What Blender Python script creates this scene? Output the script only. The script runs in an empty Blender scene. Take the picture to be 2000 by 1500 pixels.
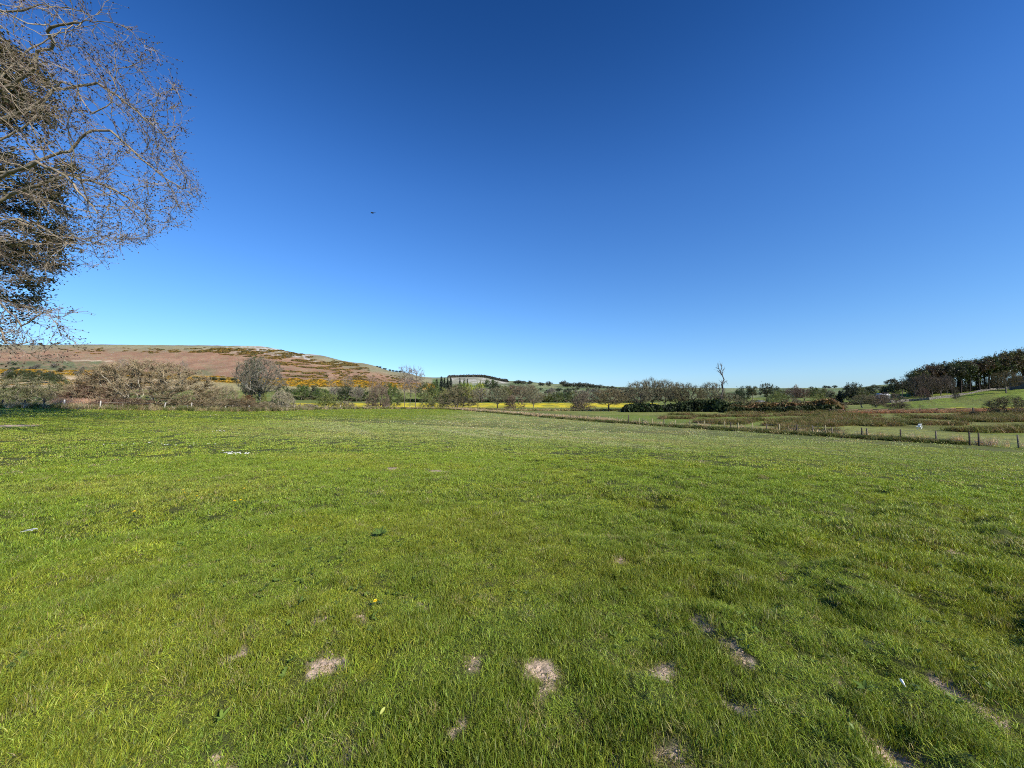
import bpy, math, random
import numpy as np
from mathutils import Vector, Matrix
random.seed(7); RNG = np.random.default_rng(7)
S = bpy.context.scene; COL = S.collection
R = math.radians
# ---------------------------------------------------------------- camera, sky, sun, exposure
EYE = 1.65; FPX = 752.0; PITCH = R(2.13)
cam_d = bpy.data.cameras.new('camera'); cam = bpy.data.objects.new('camera', cam_d); COL.objects.link(cam)
cam_d.sensor_width = 36; cam_d.lens = 36 * FPX / 2000; cam_d.clip_end = 20000; cam_d.clip_start = 0.05
cam.location = (0, 0, EYE); cam.rotation_euler = (R(90) + PITCH, 0, 0); S.camera = cam
SUN_AZ, SUN_EL = R(133), R(34)
W = bpy.data.worlds.new('World'); S.world = W; W.use_nodes = True
nt = W.node_tree; nt.nodes.clear()
sky = nt.nodes.new('ShaderNodeTexSky'); sky.sky_type = 'NISHITA'; sky.sun_disc = False
sky.sun_elevation = SUN_EL; sky.sun_rotation = SUN_AZ; sky.altitude = 300; sky.air_density = 1.0; sky.dust_density = 0.25; sky.ozone_density = 3.0
hs = nt.nodes.new('ShaderNodeHueSaturation'); hs.inputs['Saturation'].default_value = 1.12; hs.inputs['Value'].default_value = 1.57
gm = nt.nodes.new('ShaderNodeGamma'); gm.inputs['Gamma'].default_value = 1.0
bg = nt.nodes.new('ShaderNodeBackground'); bg.inputs['Strength'].default_value = 0.115
wo = nt.nodes.new('ShaderNodeOutputWorld')
nt.links.new(sky.outputs[0], gm.inputs['Color']); nt.links.new(gm.outputs[0], hs.inputs['Color'])
# tint of the clear spring sky by height above the horizon (deep blue overhead, pale blue low down)
tc_ = nt.nodes.new('ShaderNodeTexCoord'); sx_ = nt.nodes.new('ShaderNodeSeparateXYZ'); rp = nt.nodes.new('ShaderNodeValToRGB'); mx = nt.nodes.new('ShaderNodeMix'); mx.data_type = 'RGBA'; mx.blend_type = 'MULTIPLY'; mx.inputs[0].default_value = 1
nt.links.new(tc_.outputs['Generated'], sx_.inputs[0]); nt.links.new(sx_.outputs['Z'], rp.inputs[0]); cr = rp.color_ramp; cr.interpolation = 'B_SPLINE'
for i, (p_, c_) in enumerate(((0.0, (.36, .50, .80)), (.05, (.42, .54, .73)), (.17, (.46, .61, .75)), (.46, (.33, .57, .86)), (.62, (.185, .40, .66)), (.76, (.10, .28, .50)), (1.0, (.10, .28, .50)))):
    e_ = cr.elements[i] if i < 2 else cr.elements.new(p_)
    e_.position = p_; e_.color = (*c_, 1)
nt.links.new(hs.outputs[0], mx.inputs[6]); nt.links.new(rp.outputs[0], mx.inputs[7])
nt.links.new(mx.outputs[2], bg.inputs['Color']); nt.links.new(bg.outputs[0], wo.inputs['Surface'])
sl = bpy.data.lights.new('sun', 'SUN'); sl.energy = 5.0; sl.angle = R(0.53); sl.color = (1.0, 0.94, 0.84)
so = bpy.data.objects.new('sun', sl); COL.objects.link(so)
sdir = Vector((math.sin(SUN_AZ) * math.cos(SUN_EL), math.cos(SUN_AZ) * math.cos(SUN_EL), math.sin(SUN_EL)))
so.rotation_euler = sdir.to_track_quat('Z', 'Y').to_euler(); so.location = (30, -30, 60)
vs = S.view_settings; vs.view_transform = 'Standard'; vs.look = 'None'; vs.exposure = 0.35; vs.gamma = 1.0; vs.use_curve_mapping = False
S.cycles.max_bounces = 5; S.cycles.diffuse_bounces = 2; S.cycles.glossy_bounces = 1; S.cycles.transmission_bounces = 2; S.cycles.transparent_max_bounces = 4
S.cycles.caustics_reflective = False; S.cycles.caustics_refractive = False
S.cycles.use_adaptive_sampling = True; S.cycles.adaptive_threshold = 0.03
S.cycles.use_denoising = False; S.cycles.pixel_filter_type = 'BLACKMAN_HARRIS'; S.cycles.filter_width = 1.05

# ---------------------------------------------------------------- noise and projection helpers
def _h(ix, iy, s):
    n = (ix * 374761393 + iy * 668265263 + s * 974634777) & 0xffffffff
    n = ((n ^ (n >> 13)) * 1274126177) & 0xffffffff
    return ((n ^ (n >> 16)) & 0xffff) / 65535.0
def vnoise(x, y, s=0):
    x = np.asarray(x, float); y = np.asarray(y, float)
    ix = np.floor(x).astype(np.int64); iy = np.floor(y).astype(np.int64)
    fx = x - ix; fy = y - iy; fx = fx * fx * (3 - 2 * fx); fy = fy * fy * (3 - 2 * fy)
    a = _h(ix, iy, s); b = _h(ix + 1, iy, s); c = _h(ix, iy + 1, s); d = _h(ix + 1, iy + 1, s)
    return a + (b - a) * fx + (c - a) * fy + (a - b - c + d) * fx * fy
def fbm(x, y, sc, s=0, o=4):
    t = 0; a = 1; n = 0; f = 1.0 / sc
    for k in range(o):
        t = t + a * vnoise(x * f + 17.3 * k, y * f - 9.1 * k, s + k); n += a; a *= .5; f *= 2.03
    return t / n
def sstep(a, b, x):
    t = np.clip((x - a) / (b - a), 0, 1); return t * t * (3 - 2 * t)
cT, sT = math.cos(PITCH), math.sin(PITCH)
def slope(py):                       # height per metre of depth seen at image row py (of 1500)
    v = (750 - np.asarray(py, float)) / FPX
    return (sT + v * cT) / (cT - v * sT)
def lateral(px, py):
    v = (750 - np.asarray(py, float)) / FPX
    return (np.asarray(px, float) - 1000) / FPX / (cT - v * sT)
def rowof(q):                        # inverse of slope
    return 750 - FPX * (q * cT - sT) / (cT + q * sT)
def zat(py, Y): return EYE + slope(py) * Y
def P(px, py, Y): return np.array([lateral(px, py) * Y, Y, EYE + slope(py) * Y])

# ---------------------------------------------------------------- height of the land
CP = np.array([(0,0,-1.65),(0,3,-1.66),(4,2,-1.68),(-4,2,-1.64),(-6,8,-1.68),(6,8,-1.95),(0,12,-2.0),(16,14,-2.7),(-16,14,-1.65),
 (-30,25,-1.45),(0,25,-2.75),(25,22,-3.4),(38,32,-3.9),(20,66,-4.35),(10,83,-4.35),(-5,115,-4.4),(-27,147,-4.35),(0,50,-3.7),(-20,50,-2.7),
 (-30,75,-3.2),(-64,48,-1.15),(-53,50,-1.5),(-50,55,-1.75),(-47,65,-2.2),(-50,95,-2.75),(-45,130,-3.5),(48,14,-3.9),(60,45,-3.9),(80,60,-3.8),
 (60,100,-4.2),(0,150,-4.4),(-133,100,-1.4),(-90,80,-1.9),(-60,90,-2.4),(110,85,-3.0),(-60,0,-1.5),(60,-20,-3.7),(0,-40,-1.6),(-40,-30,-1.4),(140,110,-2.0),(-75,60,-1.6)], float)
def _phi(r2): return np.where(r2 > 0, 0.5 * r2 * np.log(r2 + 1e-12), 0)
_n = len(CP); _A = np.zeros((_n + 3, _n + 3))
_d2 = ((CP[:, None, :2] - CP[None, :, :2]) / 50) ** 2; _A[:_n, :_n] = _phi(_d2.sum(-1)) + np.eye(_n) * 1e-3
_A[:_n, _n] = 1; _A[:_n, _n + 1:] = CP[:, :2] / 50; _A[_n:, :_n] = _A[:_n, _n:].T
_w = np.linalg.solve(_A, np.concatenate([CP[:, 2], np.zeros(3)]))
def near(x, y):
    x = np.clip(x, -150, 150); y = np.clip(y, -60, 170)
    o = _w[_n] + _w[_n + 1] * x / 50 + _w[_n + 2] * y / 50
    for i in range(_n): o = o + _w[i] * _phi(((x - CP[i, 0]) / 50) ** 2 + ((y - CP[i, 1]) / 50) ** 2)
    return np.clip(o, -4.9, -0.9)
TY = np.array([120,170,230,300,400,500,650,800,1000,1300,1600,2200,4000.])
TP = np.array([-600,0,200,400,500,600,700,780,850,930,1000,1100,1250,1500,1650,1750,1850,1950,2000,2200,2800.])
TT = np.array([
 [786,781,776,770,762,754,744,732,716,694,674,682,690],
 [788,784,779,773,765,757,746,734,717,694,673,681,690],
 [791,786,781,775,767,760,749,737,719,696,673,681,690],
 [794,789,784,778,770,763,752,740,721,697,674,682,690],
 [795,791,786,780,772,765,755,743,723,698,676,684,695],
 [798,793,789,784,777,771,762,751,733,710,691,699,705],
 [799,795,791,787,782,777,770,761,746,725,709,717,722],
 [800,796,793,789,784,780,774,767,755,738,727,733,736],
 [801,797,794,789,785,781,777,772,765,752,742,737,745],
 [802,797,794,789,785,782,778,773,766,752,741,735.5,745],
 [806,799,794,789,785,782,778,774,768,757,749,744,751],
 [806,799,794,789,785,783,779,776,771,762,755,750,756],
 [806,799,794,789,786,783,780,777,773,767,762,757,760],
 [806,798,792,787,782,779,775,772,769,765,762,758,762],
 [805,796,789,783,777,773,769,766,763,760,758,757,762],
 [803,793,783,771,763,760,758,756,754,752,750,752,760],
 [800,788,775,763,757,760,765,768,770,770,770,770,770],
 [797,782,765,754,749,753,760,765,768,770,770,770,770],
 [796,778,760,750,745,750,758,765,768,770,770,770,770],
 [790,770,750,738,734,742,750,760,768,770,770,770,770],
 [786,766,746,734,730,738,746,756,766,770,770,770,770]], float)
def tablerow(px, Y):
    u = np.interp(px, TP, np.arange(len(TP))); v = np.interp(np.log(np.maximum(Y, 1)), np.log(TY), np.arange(len(TY)))
    i = np.minimum(u.astype(int), len(TP) - 2); j = np.minimum(v.astype(int), len(TY) - 2)
    a = u - i; b = v - j; a = a * a * (3 - 2 * a)
    return TT[i, j] * (1 - a) * (1 - b) + TT[i + 1, j] * a * (1 - b) + TT[i, j + 1] * (1 - a) * b + TT[i + 1, j + 1] * a * b
FENCE = np.array([(60,-20),(48,14),(38,32),(20,66),(10,83),(-5,115),(-27,147)], float)
EDGE = np.array([(-27,147),(-45,130),(-50,95),(-47.5,65),(-50,55),(-53,50),(-64,48),(-110,40)], float)
POLY = np.vstack([FENCE, EDGE[1:], [(-110,-60),(60,-60)]])
def polydist(x, y, pl):
    d = np.full(np.shape(x), 1e9)
    for (ax, ay), (bx, by) in zip(pl[:-1], pl[1:]):
        ex, ey = bx - ax, by - ay; t = np.clip(((x - ax) * ex + (y - ay) * ey) / (ex * ex + ey * ey), 0, 1)
        d = np.minimum(d, np.hypot(x - ax - t * ex, y - ay - t * ey))
    return d
def inpoly(x, y, pl):
    c = np.zeros(np.shape(x), bool)
    for (ax, ay), (bx, by) in zip(pl, np.roll(pl, -1, 0)):
        with np.errstate(divide='ignore', invalid='ignore'):
            c ^= ((ay > y) != (by > y)) & (x < (bx - ax) * (y - ay) / (by - ay) + ax)
    return c
def H0(x, y):
    x = np.asarray(x, float); y = np.asarray(y, float)
    zn = near(x, y); ys = np.maximum(y, 40.)
    px = 1000 + FPX * x / ys
    zt = slope(tablerow(px, ys)) * ys
    hillb = sstep(300, 700, y); zt = zt + hillb * (fbm(x, y, 220, 31) - .5) * 6 * np.where(px > 820, .3, 1)
    w = sstep(105, 160, y)
    return EYE + zn * (1 - w) + zt * w
BARE = []   # filled below: x, y, half length, half width, angle
def micro(x, y):
    r = np.hypot(x, y); f = 1 - sstep(14, 30, r)
    right = sstep(-1.5, 2.5, x)
    q = (x * .62 - y * .78); p = (x * .78 + y * .62)      # worn ridges run towards the right front corner
    m = (fbm(x, y, .42, 3, 3) - .5) * (.09 + .10 * right) + (fbm(p * .35, q * 1.0, .34, 8, 2) - .5) * .20 * right + (fbm(x, y, 2.3, 5, 2) - .5) * .06
    return m * f
def H(x, y):
    z = H0(x, y) + micro(x, y)
    for bx, by, l, w, a, dep in BARE:
        dx = x - bx; dy = y - by; u = (dx * math.cos(a) + dy * math.sin(a)) / l; v = (-dx * math.sin(a) + dy * math.cos(a)) / w
        z = z - dep * .35 * np.exp(-(u * u + v * v) * 1.2)
    return z
def hit(px, py, ymax=4000):           # where the ray of an image point meets the land
    Y = np.geomspace(0.8, ymax, 500); sl_ = slope(py); la = lateral(px, py)
    z = H0(la * Y, Y) - (EYE + sl_ * Y); k = np.argmax(z > 0)
    if z[k] <= 0: return None
    a, b = Y[max(k - 1, 0)], Y[k]
    for _ in range(20):
        m = (a + b) / 2
        if H0(la * m, m) - (EYE + sl_ * m) > 0: b = m
        else: a = m
    return float(la * b), float(b)
for (a, b, rl, rw, ang, dep) in [(467,1290,20,13,20,.012),(638,1300,28,16,-15,.012),(918,1290,13,12,0,.012),(1056,1308,34,18,-10,.02),(1293,1302,28,15,-15,.012),
  (685,1432,22,30,60,.02),(885,1420,15,12,0,.015),(440,1475,45,12,0,.01),(1200,1480,24,24,0,.02),(1325,1492,40,16,-20,.015),(1235,1303,13,10,0,.012),
  (1690,1425,30,110,55,.05),(1745,1470,30,60,55,.03),(1850,1355,26,70,60,.04),(1930,1400,25,60,60,.035),(1375,1215,12,18,50,.01),(1440,1275,14,26,50,.012),(1440,1350,16,12,20,.012),
  (1465,1378,16,14,0,.012),(630,1217,16,7,0,.008),(705,1205,18,7,0,.008),(825,1176,10,6,0,.008),(1210,1091,12,4,0,.004),(1632,1337,12,6,0,.01),(1800,1460,15,8,20,.01),
  (1060,1340,14,8,0,.01),(1860,1075,9,3,0,.004),(770,914,8,2.5,0,0),(855,921,18,2.5,0,0),(1545,1395,10,5,0,.01),(370,1292,16,5,0,0),(1125,1395,16,8,0,.01),(20,832,34,3,0,0),(1700,1260,10,10,40,.012)]:
    q = hit(a, b)
    if q is None: continue
    x0, y0 = q; m = y0 / FPX
    if abs(ang) > 50 and a > 1600:     # the long worn grooves run along the ground towards the right front corner
        q2 = hit(a + rw * .86, b + rw * .5); q1 = hit(a - rw * .86, b - rw * .5)
        if q2 is None or q1 is None: continue
        L = math.hypot(q2[0] - q1[0], q2[1] - q1[1]) / 2
        BARE.append((x0, y0, L * .9, .055, math.atan2(q2[1] - q1[1], q2[0] - q1[0]), dep)); continue
    q2 = hit(a, b - rw); q1 = hit(a, b + rw); yl = (q2[1] - q1[1]) / 2 if q1 and q2 else .1
    BARE.append((x0, y0, rl * m * 1.15, yl * 1.3, 0.0, dep))
def bare(x, y):
    b = np.zeros(np.shape(x))
    jx = (fbm(x, y, .13, 77, 3) - .5) * .22; jy = (fbm(x, y, .13, 87, 3) - .5) * .22
    for bx, by, l, w, a, dep in BARE:
        dx = x + jx - bx; dy = y + jy - by; u = (dx * math.cos(a) + dy * math.sin(a)) / l; v = (-dx * math.sin(a) + dy * math.cos(a)) / w
        b = np.maximum(b, 1 - sstep(.55, 1.25, np.sqrt(u * u + v * v)))
    return b

# ---------------------------------------------------------------- mesh and material helpers
def mk(name, V, F, mat=None, col=None, parent=None, smooth=False, link=True):
    V = np.ascontiguousarray(V, np.float32); F = np.ascontiguousarray(F, np.int32)
    me = bpy.data.meshes.new(name); n, k = F.shape
    me.vertices.add(len(V)); me.vertices.foreach_set('co', V.ravel())
    me.loops.add(n * k); me.loops.foreach_set('vertex_index', F.ravel())
    me.polygons.add(n); me.polygons.foreach_set('loop_start', np.arange(0, n * k, k, dtype=np.int32))
    if smooth: me.polygons.foreach_set('use_smooth', np.ones(n, bool))
    if col is not None:
        at = me.color_attributes.new('Col', 'FLOAT_COLOR', 'POINT')
        c = np.ones((len(V), 4), np.float32); c[:, :3] = col; at.data.foreach_set('color', c.ravel())
    me.update(calc_edges=True)
    if mat: me.materials.append(mat)
    o = bpy.data.objects.new(name, me)
    if link: COL.objects.link(o)
    if parent: o.parent = parent
    return o
def tag(o, label=None, cat=None, group=None, kind=None):
    if label: o['label'] = label
    if cat: o['category'] = cat
    if group: o['group'] = group
    if kind: o['kind'] = kind
    return o
def empty(name, loc, rz=0, scale=None):
    e = bpy.data.objects.new(name, None); COL.objects.link(e); e.location = [float(v) for v in loc]; e.rotation_euler = (0, 0, rz)
    e.empty_display_size = .3
    if scale is not None: e.scale = scale
    return e
class N:
    def __init__(s, name):
        s.m = bpy.data.materials.new(name); s.m.use_nodes = True; s.t = s.m.node_tree; s.t.nodes.clear()
        s.out = s.new('OutputMaterial')
    def new(s, t, **kw):
        n = s.t.nodes.new('ShaderNode' + t)
        for k, v in kw.items(): setattr(n, k, v)
        return n
    def link(s, a, b): s.t.links.new(a, b)
    def mul(s, a, b):
        m = s.new('Mix', data_type='RGBA', blend_type='MULTIPLY'); m.inputs[0].default_value = 1
        for i, v in ((6, a), (7, b)):
            if isinstance(v, tuple): m.inputs[i].default_value = (*v, 1)
            else: s.link(v, m.inputs[i])
        return m.outputs[2]
    def mix(s, f, a, b):
        m = s.new('Mix', data_type='RGBA')
        if isinstance(f, float): m.inputs[0].default_value = f
        else: s.link(f, m.inputs[0])
        for i, v in ((6, a), (7, b)):
            if isinstance(v, tuple): m.inputs[i].default_value = (*v, 1)
            else: s.link(v, m.inputs[i])
        return m.outputs[2]
    def noise(s, scale, detail=4, lo=0.7, hi=1.3, coord=None, rough=.55, f0=.3, f1=.7):
        n = s.new('TexNoise'); n.inputs['Scale'].default_value = scale; n.inputs['Detail'].default_value = detail; n.inputs['Roughness'].default_value = rough
        if coord is not None: s.link(coord, n.inputs['Vector'])
        r = s.new('MapRange'); r.inputs[1].default_value = f0; r.inputs[2].default_value = f1; r.inputs[3].default_value = lo; r.inputs[4].default_value = hi
        s.link(n.outputs[0], r.inputs[0]); return r.outputs[0]
    def pos(s, sx=1, sy=1, sz=1):
        g = s.new('NewGeometry'); m = s.new('Mapping'); m.inputs['Scale'].default_value = (sx, sy, sz); s.link(g.outputs['Position'], m.inputs[0]); return m.outputs[0]
def plain(name, c, rough=.8, var=.25, scale=20, bump=0, obj=True, vcol=False, spec=.3, trans=0.0, metal=0):
    m = N(name); base = m.mul(c, m.noise(scale, 4, 1 - var, 1 + var, m.new('TexCoord').outputs['Object' if obj else 'Generated']))
    if vcol:
        a = m.new('Attribute', attribute_name='Col'); base = m.mul(base, a.outputs['Color'])
        oi = m.new('ObjectInfo'); base = m.mul(base, oi.outputs['Color'])
    b = m.new('BsdfPrincipled'); m.link(base, b.inputs['Base Color']); b.inputs['Roughness'].default_value = rough; b.inputs['Specular IOR Level'].default_value = spec; b.inputs['Metallic'].default_value = metal
    if bump:
        bn = m.new('Bump'); bn.inputs['Strength'].default_value = bump; bn.inputs['Distance'].default_value = .02
        m.link(m.noise(scale * 3, 5, 0, 1, m.new('TexCoord').outputs['Object']), bn.inputs['Height']); m.link(bn.outputs[0], b.inputs['Normal'])
    sh = b.outputs[0]
    if trans:
        t = m.new('BsdfTranslucent'); m.link(base, t.inputs['Color']); x = m.new('MixShader'); x.inputs[0].default_value = trans
        m.link(b.outputs[0], x.inputs[1]); m.link(t.outputs[0], x.inputs[2]); sh = x.outputs[0]
    m.link(sh, m.out.inputs['Surface']); return m.m
def land_mat(name, sc, big, aniso=1.0, bump=.5, dist=.05, var=.35):
    m = N(name); a = m.new('Attribute', attribute_name='Col'); p = m.pos(); c = m.mul(a.outputs['Color'], m.noise(sc, 6, 1 - var, 1 + var, p, .7))
    c = m.mul(c, m.noise(big, 4, .82, 1.18, m.pos(1, aniso, 1)))
    b = m.new('BsdfPrincipled'); m.link(c, b.inputs['Base Color']); b.inputs['Roughness'].default_value = .95; b.inputs['Specular IOR Level'].default_value = .1
    bn = m.new('Bump'); bn.inputs['Strength'].default_value = bump; bn.inputs['Distance'].default_value = dist
    m.link(m.noise(sc * 1.5, 6, 0, 1, p, .7), bn.inputs['Height']); m.link(bn.outputs[0], b.inputs['Normal'])
    m.link(b.outputs[0], m.out.inputs['Surface']); return m.m
def leafmat(name, c, trans=.35, rough=.5, spec=.35, inst=False, var=.0):
    m = N(name); a = m.new('Attribute', attribute_name='Col'); base = m.mul(c, a.outputs['Color'])
    if inst:
        t = m.new('Attribute', attribute_name='tcol', attribute_type='INSTANCER'); base = m.mul(base, t.outputs['Vector'])
    else:
        oi = m.new('ObjectInfo'); base = m.mul(base, oi.outputs['Color'])
    b = m.new('BsdfPrincipled'); m.link(base, b.inputs['Base Color']); b.inputs['Roughness'].default_value = rough; b.inputs['Specular IOR Level'].default_value = spec
    if trans:
        tr = m.new('BsdfTranslucent'); m.link(m.mul(base, (1.15, 1.1, .6)), tr.inputs['Color']); x = m.new('MixShader'); x.inputs[0].default_value = trans
        m.link(b.outputs[0], x.inputs[1]); m.link(tr.outputs[0], x.inputs[2]); m.link(x.outputs[0], m.out.inputs['Surface'])
    else: m.link(b.outputs[0], m.out.inputs['Surface'])
    return m.m
def gn_scatter(name, pts, idx, rot, scl, tcol, sources, mat=None):
    """points carrying instances of the source meshes: ground cover nobody could count"""
    c = bpy.data.collections.new(name + '_source')
    for i, o in enumerate(sources): o.name = '%s_piece_%02d' % (name, i); c.objects.link(o)
    me = bpy.data.meshes.new(name); me.vertices.add(len(pts)); me.vertices.foreach_set('co', np.asarray(pts, np.float32).ravel())
    for nm, ty, fld, dat in (('idx', 'INT', 'value', idx), ('rot', 'FLOAT_VECTOR', 'vector', rot), ('scl', 'FLOAT_VECTOR', 'vector', scl), ('tcol', 'FLOAT_VECTOR', 'vector', tcol)):
        a = me.attributes.new(nm, ty, 'POINT'); a.data.foreach_set(fld, np.asarray(dat, np.int32 if ty == 'INT' else np.float32).ravel())
    o = bpy.data.objects.new(name, me); COL.objects.link(o)
    g = bpy.data.node_groups.new(name + '_scatter', 'GeometryNodeTree')
    g.interface.new_socket('Geometry', in_out='INPUT', socket_type='NodeSocketGeometry'); g.interface.new_socket('Geometry', in_out='OUTPUT', socket_type='NodeSocketGeometry')
    ni = g.nodes.new('NodeGroupInput'); no = g.nodes.new('NodeGroupOutput'); ip = g.nodes.new('GeometryNodeInstanceOnPoints'); ci = g.nodes.new('GeometryNodeCollectionInfo')
    ci.inputs['Collection'].default_value = c; ci.inputs['Separate Children'].default_value = True; ci.inputs['Reset Children'].default_value = True
    def na(n, t):
        a = g.nodes.new('GeometryNodeInputNamedAttribute'); a.data_type = t; a.inputs['Name'].default_value = n; return a.outputs['Attribute']
    L = g.links.new
    L(ni.outputs[0], ip.inputs['Points']); L(ci.outputs[0], ip.inputs['Instance']); ip.inputs['Pick Instance'].default_value = True
    L(na('idx', 'INT'), ip.inputs['Instance Index']); L(na('rot', 'FLOAT_VECTOR'), ip.inputs['Rotation']); L(na('scl', 'FLOAT_VECTOR'), ip.inputs['Scale'])
    L(ip.outputs[0], no.inputs[0])
    md = o.modifiers.new('scatter', 'NODES'); md.node_group = g
    return o

# ---------------------------------------------------------------- colours of the land
def mixc(c, d, w): return c * (1 - w[..., None]) + np.asarray(d) * w[..., None]
def field_tint(x, y):
    """albedo of the meadow grass: patches of yellow-green, deep green and straw"""
    c = np.tile(np.array([.222, .295, .036]), (len(x), 1))
    n1 = fbm(x, y, 5, 11); n2 = fbm(x, y, 1.3, 12); n3 = fbm(x, y, 16, 13, 3); n4 = fbm(x * .5, y, 3.1, 15)
    c = mixc(c, (.150, .225, .022), sstep(.42, .70, n1) * .30)
    c = mixc(c, (.290, .320, .034), sstep(.50, .72, n2) * .45)
    far = sstep(12, 45, y) * sstep(-26, -4, x + (n3 - .5) * 24)
    c = mixc(c, (.33, .375, .150), far * .8)
    c = mixc(c, (.42, .39, .17), far * sstep(.50, .66, n4) * .55)
    right = sstep(1.0, 1.9, (x + (n3 - .5) * 12) / (y + 6)) * sstep(7, 16, y)
    c = mixc(c, (.33, .335, .070), right * .7)
    c = mixc(c, (.33, .31, .08), sstep(.60, .75, n4) * .25)
    fore_shade = (1 - sstep(2, 11, np.hypot(x, y))) * sstep(-4, 1, x)  # right foreground tint darkened to imitate grass seen from its shaded side
    c = c * (1 - .12 * fore_shade[..., None]) * np.array([1, 1, .8])
    t = x + 26 - .52 * (y - 20) * -1.0; st = fbm(x * .9 + y * .55, (y - x * .2) * .16, 1.7, 19, 3)      # faint worn streaks running away
    return mixc(c, (.42, .42, .18), sstep(.56, .68, st) * sstep(14, 30, y) * sstep(-22, -6, x) * .5)
def land_col(x, y, z):
    n = len(x); px = 1000 + FPX * x / np.maximum(y, 1); py = rowof((z - EYE) / np.maximum(y, 1))
    px = np.where(y < 5, 1000 + np.sign(x) * 2000, px)
    c = np.tile(np.array([.150, .190, .036]), (n, 1))
    a = fbm(x, y, 22, 41); b = fbm(x, y * .5, 7, 42); d = fbm(px, py * 6, 26, 43); e = fbm(px, py * 5, 9, 44)
    c = mixc(c, (.24, .235, .075), sstep(.42, .62, a) * .65); c = mixc(c, (.10, .13, .03), sstep(.5, .7, b) * .4)
    # buttercup meadow across the valley
    ye = sstep(787, 788, py) * (1 - sstep(795, 797, py)) * sstep(535, 545, px) * (1 - sstep(1275, 1290, px)) * (y > 160)
    c = mixc(c, (.62, .50, .03), ye * (.55 + .45 * sstep(.35, .5, e)))
    c = mixc(c, (.22, .24, .04), ye * sstep(.52, .62, d) * .5)
    ye = sstep(794, 795, py) * (1 - sstep(800, 802, py)) * sstep(1848, 1870, px + (d - .5) * 40) * (y > 70) + sstep(805, 806, py) * (1 - sstep(810, 811, py)) * sstep(1900, 1925, px) * (y > 70)
    c = mixc(c, (.45, .40, .04), np.clip(ye, 0, 1) * .7 * sstep(.3, .5, e))
    # reeds and rush ground right of the fence
    ru = sstep(1330, 1480, px) * sstep(806, 814, py) * (y > 50) * (1 - sstep(150, 170, y)); c = mixc(c, (.16, .15, .05), ru * sstep(.46, .56, b) * .6)
    # the fell on the left
    sky_ = np.interp(px, TP, TT[:, 10]); fell = (px < 850) & (y > 480)
    L = np.zeros(n) + fell
    br = 1 - sstep(845, 880, px)
    low = np.interp(px, [-600, 0, 200, 350, 460, 600, 700, 850], [722, 722, 724, 730, 738, 742, 745, 752])
    brk = L * br * (1 - sstep(low - 2, low + 2, py))
    c = mixc(c, (.30, .175, .105), brk)
    c = mixc(c, (.37, .225, .14), brk * sstep(.5, .65, d) * .7); c = mixc(c, (.30, .24, .13), brk * sstep(.52, .62, e) * .5)
    top = brk * (1 - sstep(4, 17, py - sky_ + (d - .5) * 14)); c = mixc(c, (.25, .245, .14), top * .85)
    lim = brk * sstep(.52, .6, e) * sstep(380, 470, px) * (1 - sstep(600, 640, px)) * (1 - sstep(10, 16, py - sky_)); c = mixc(c, (.50, .46, .42), lim * .9)
    gp = brk * (1 - sstep(190, 225, px + (d - .5) * 30)) * sstep(703, 707, py) ; c = mixc(c, (.13, .155, .07), gp * (.45 + .5 * sstep(.4, .55, e)))
    gp = brk * sstep(.5, .6, fbm(px, py * 3, 30, 71)) * sstep(340, 380, px) * (1 - sstep(400, 440, px)) * sstep(715, 724, py); c = mixc(c, (.16, .17, .08), gp * .8)
    line = brk * (np.abs(py - 704 - (px - 120) * .012) < .8) * sstep(115, 125, px) * (1 - sstep(215, 225, px)); c = mixc(c, (.5, .4, .27), line)
    st = L * br * sstep(low - 1, low + 1, py) * (1 - sstep(757, 760, py - (px - 100) * .012)); c = mixc(c, (.60, .45, .27), st * (.35 + .6 * (1 - sstep(200, 520, px))))
    go = L * br * sstep(low - 1, low + 1, py) * (1 - sstep(low + 11, low + 13, py)); c = mixc(c, (.30, .20, .05), go * (.55 + .4 * sstep(.4, .6, e)))
    # far pastures with field patches behind the valley
    ce = (px >= 845) & (px < 1760) & (y > 600); cc = np.zeros(n) + ce
    c = mixc(c, (.14, .185, .075), cc); cell = vnoise(np.floor(px / 37 + py * .08) * 7.7, np.floor(py / 3.4) * 3.3, 9)
    c = mixc(c, (.23, .25, .12), cc * (cell > .55) * .7); c = mixc(c, (.10, .125, .06), cc * (cell < .3) * .7); c = mixc(c, (.26, .20, .11), cc * (cell > .86) * .6)
    sc = cc * sstep(872, 885, px) * (1 - sstep(985, 1000, px)) * (1 - sstep(748, 752, py)); c = mixc(c, (.30, .29, .21), sc * .85); c = mixc(c, (.42, .40, .33), sc * sstep(.52, .6, e))
    ln = cc * (np.abs(((py + (px * .05)) % 5.3) - 2.6) < .25) * (py < 768); c = mixc(c, (.42, .40, .30), ln * .5)
    # pasture slope under the wood on the right
    rt = sstep(1690, 1740, px) * (y > 130) * (y < 500); c = mixc(c, (.18, .235, .035), rt * .9); c = mixc(c, (.17, .17, .05), rt * sstep(.45, .6, d) * .6)
    # ploughed strip, path and gravel by the left edge
    gr = sstep(788, 790, py) * (1 - sstep(797, 800, py)) * (px > 72) * (px < 125) * (y > 50) * (y < 160); c = mixc(c, (.48, .42, .33), gr * .9)
    return np.clip(c, .01, .9)

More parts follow.
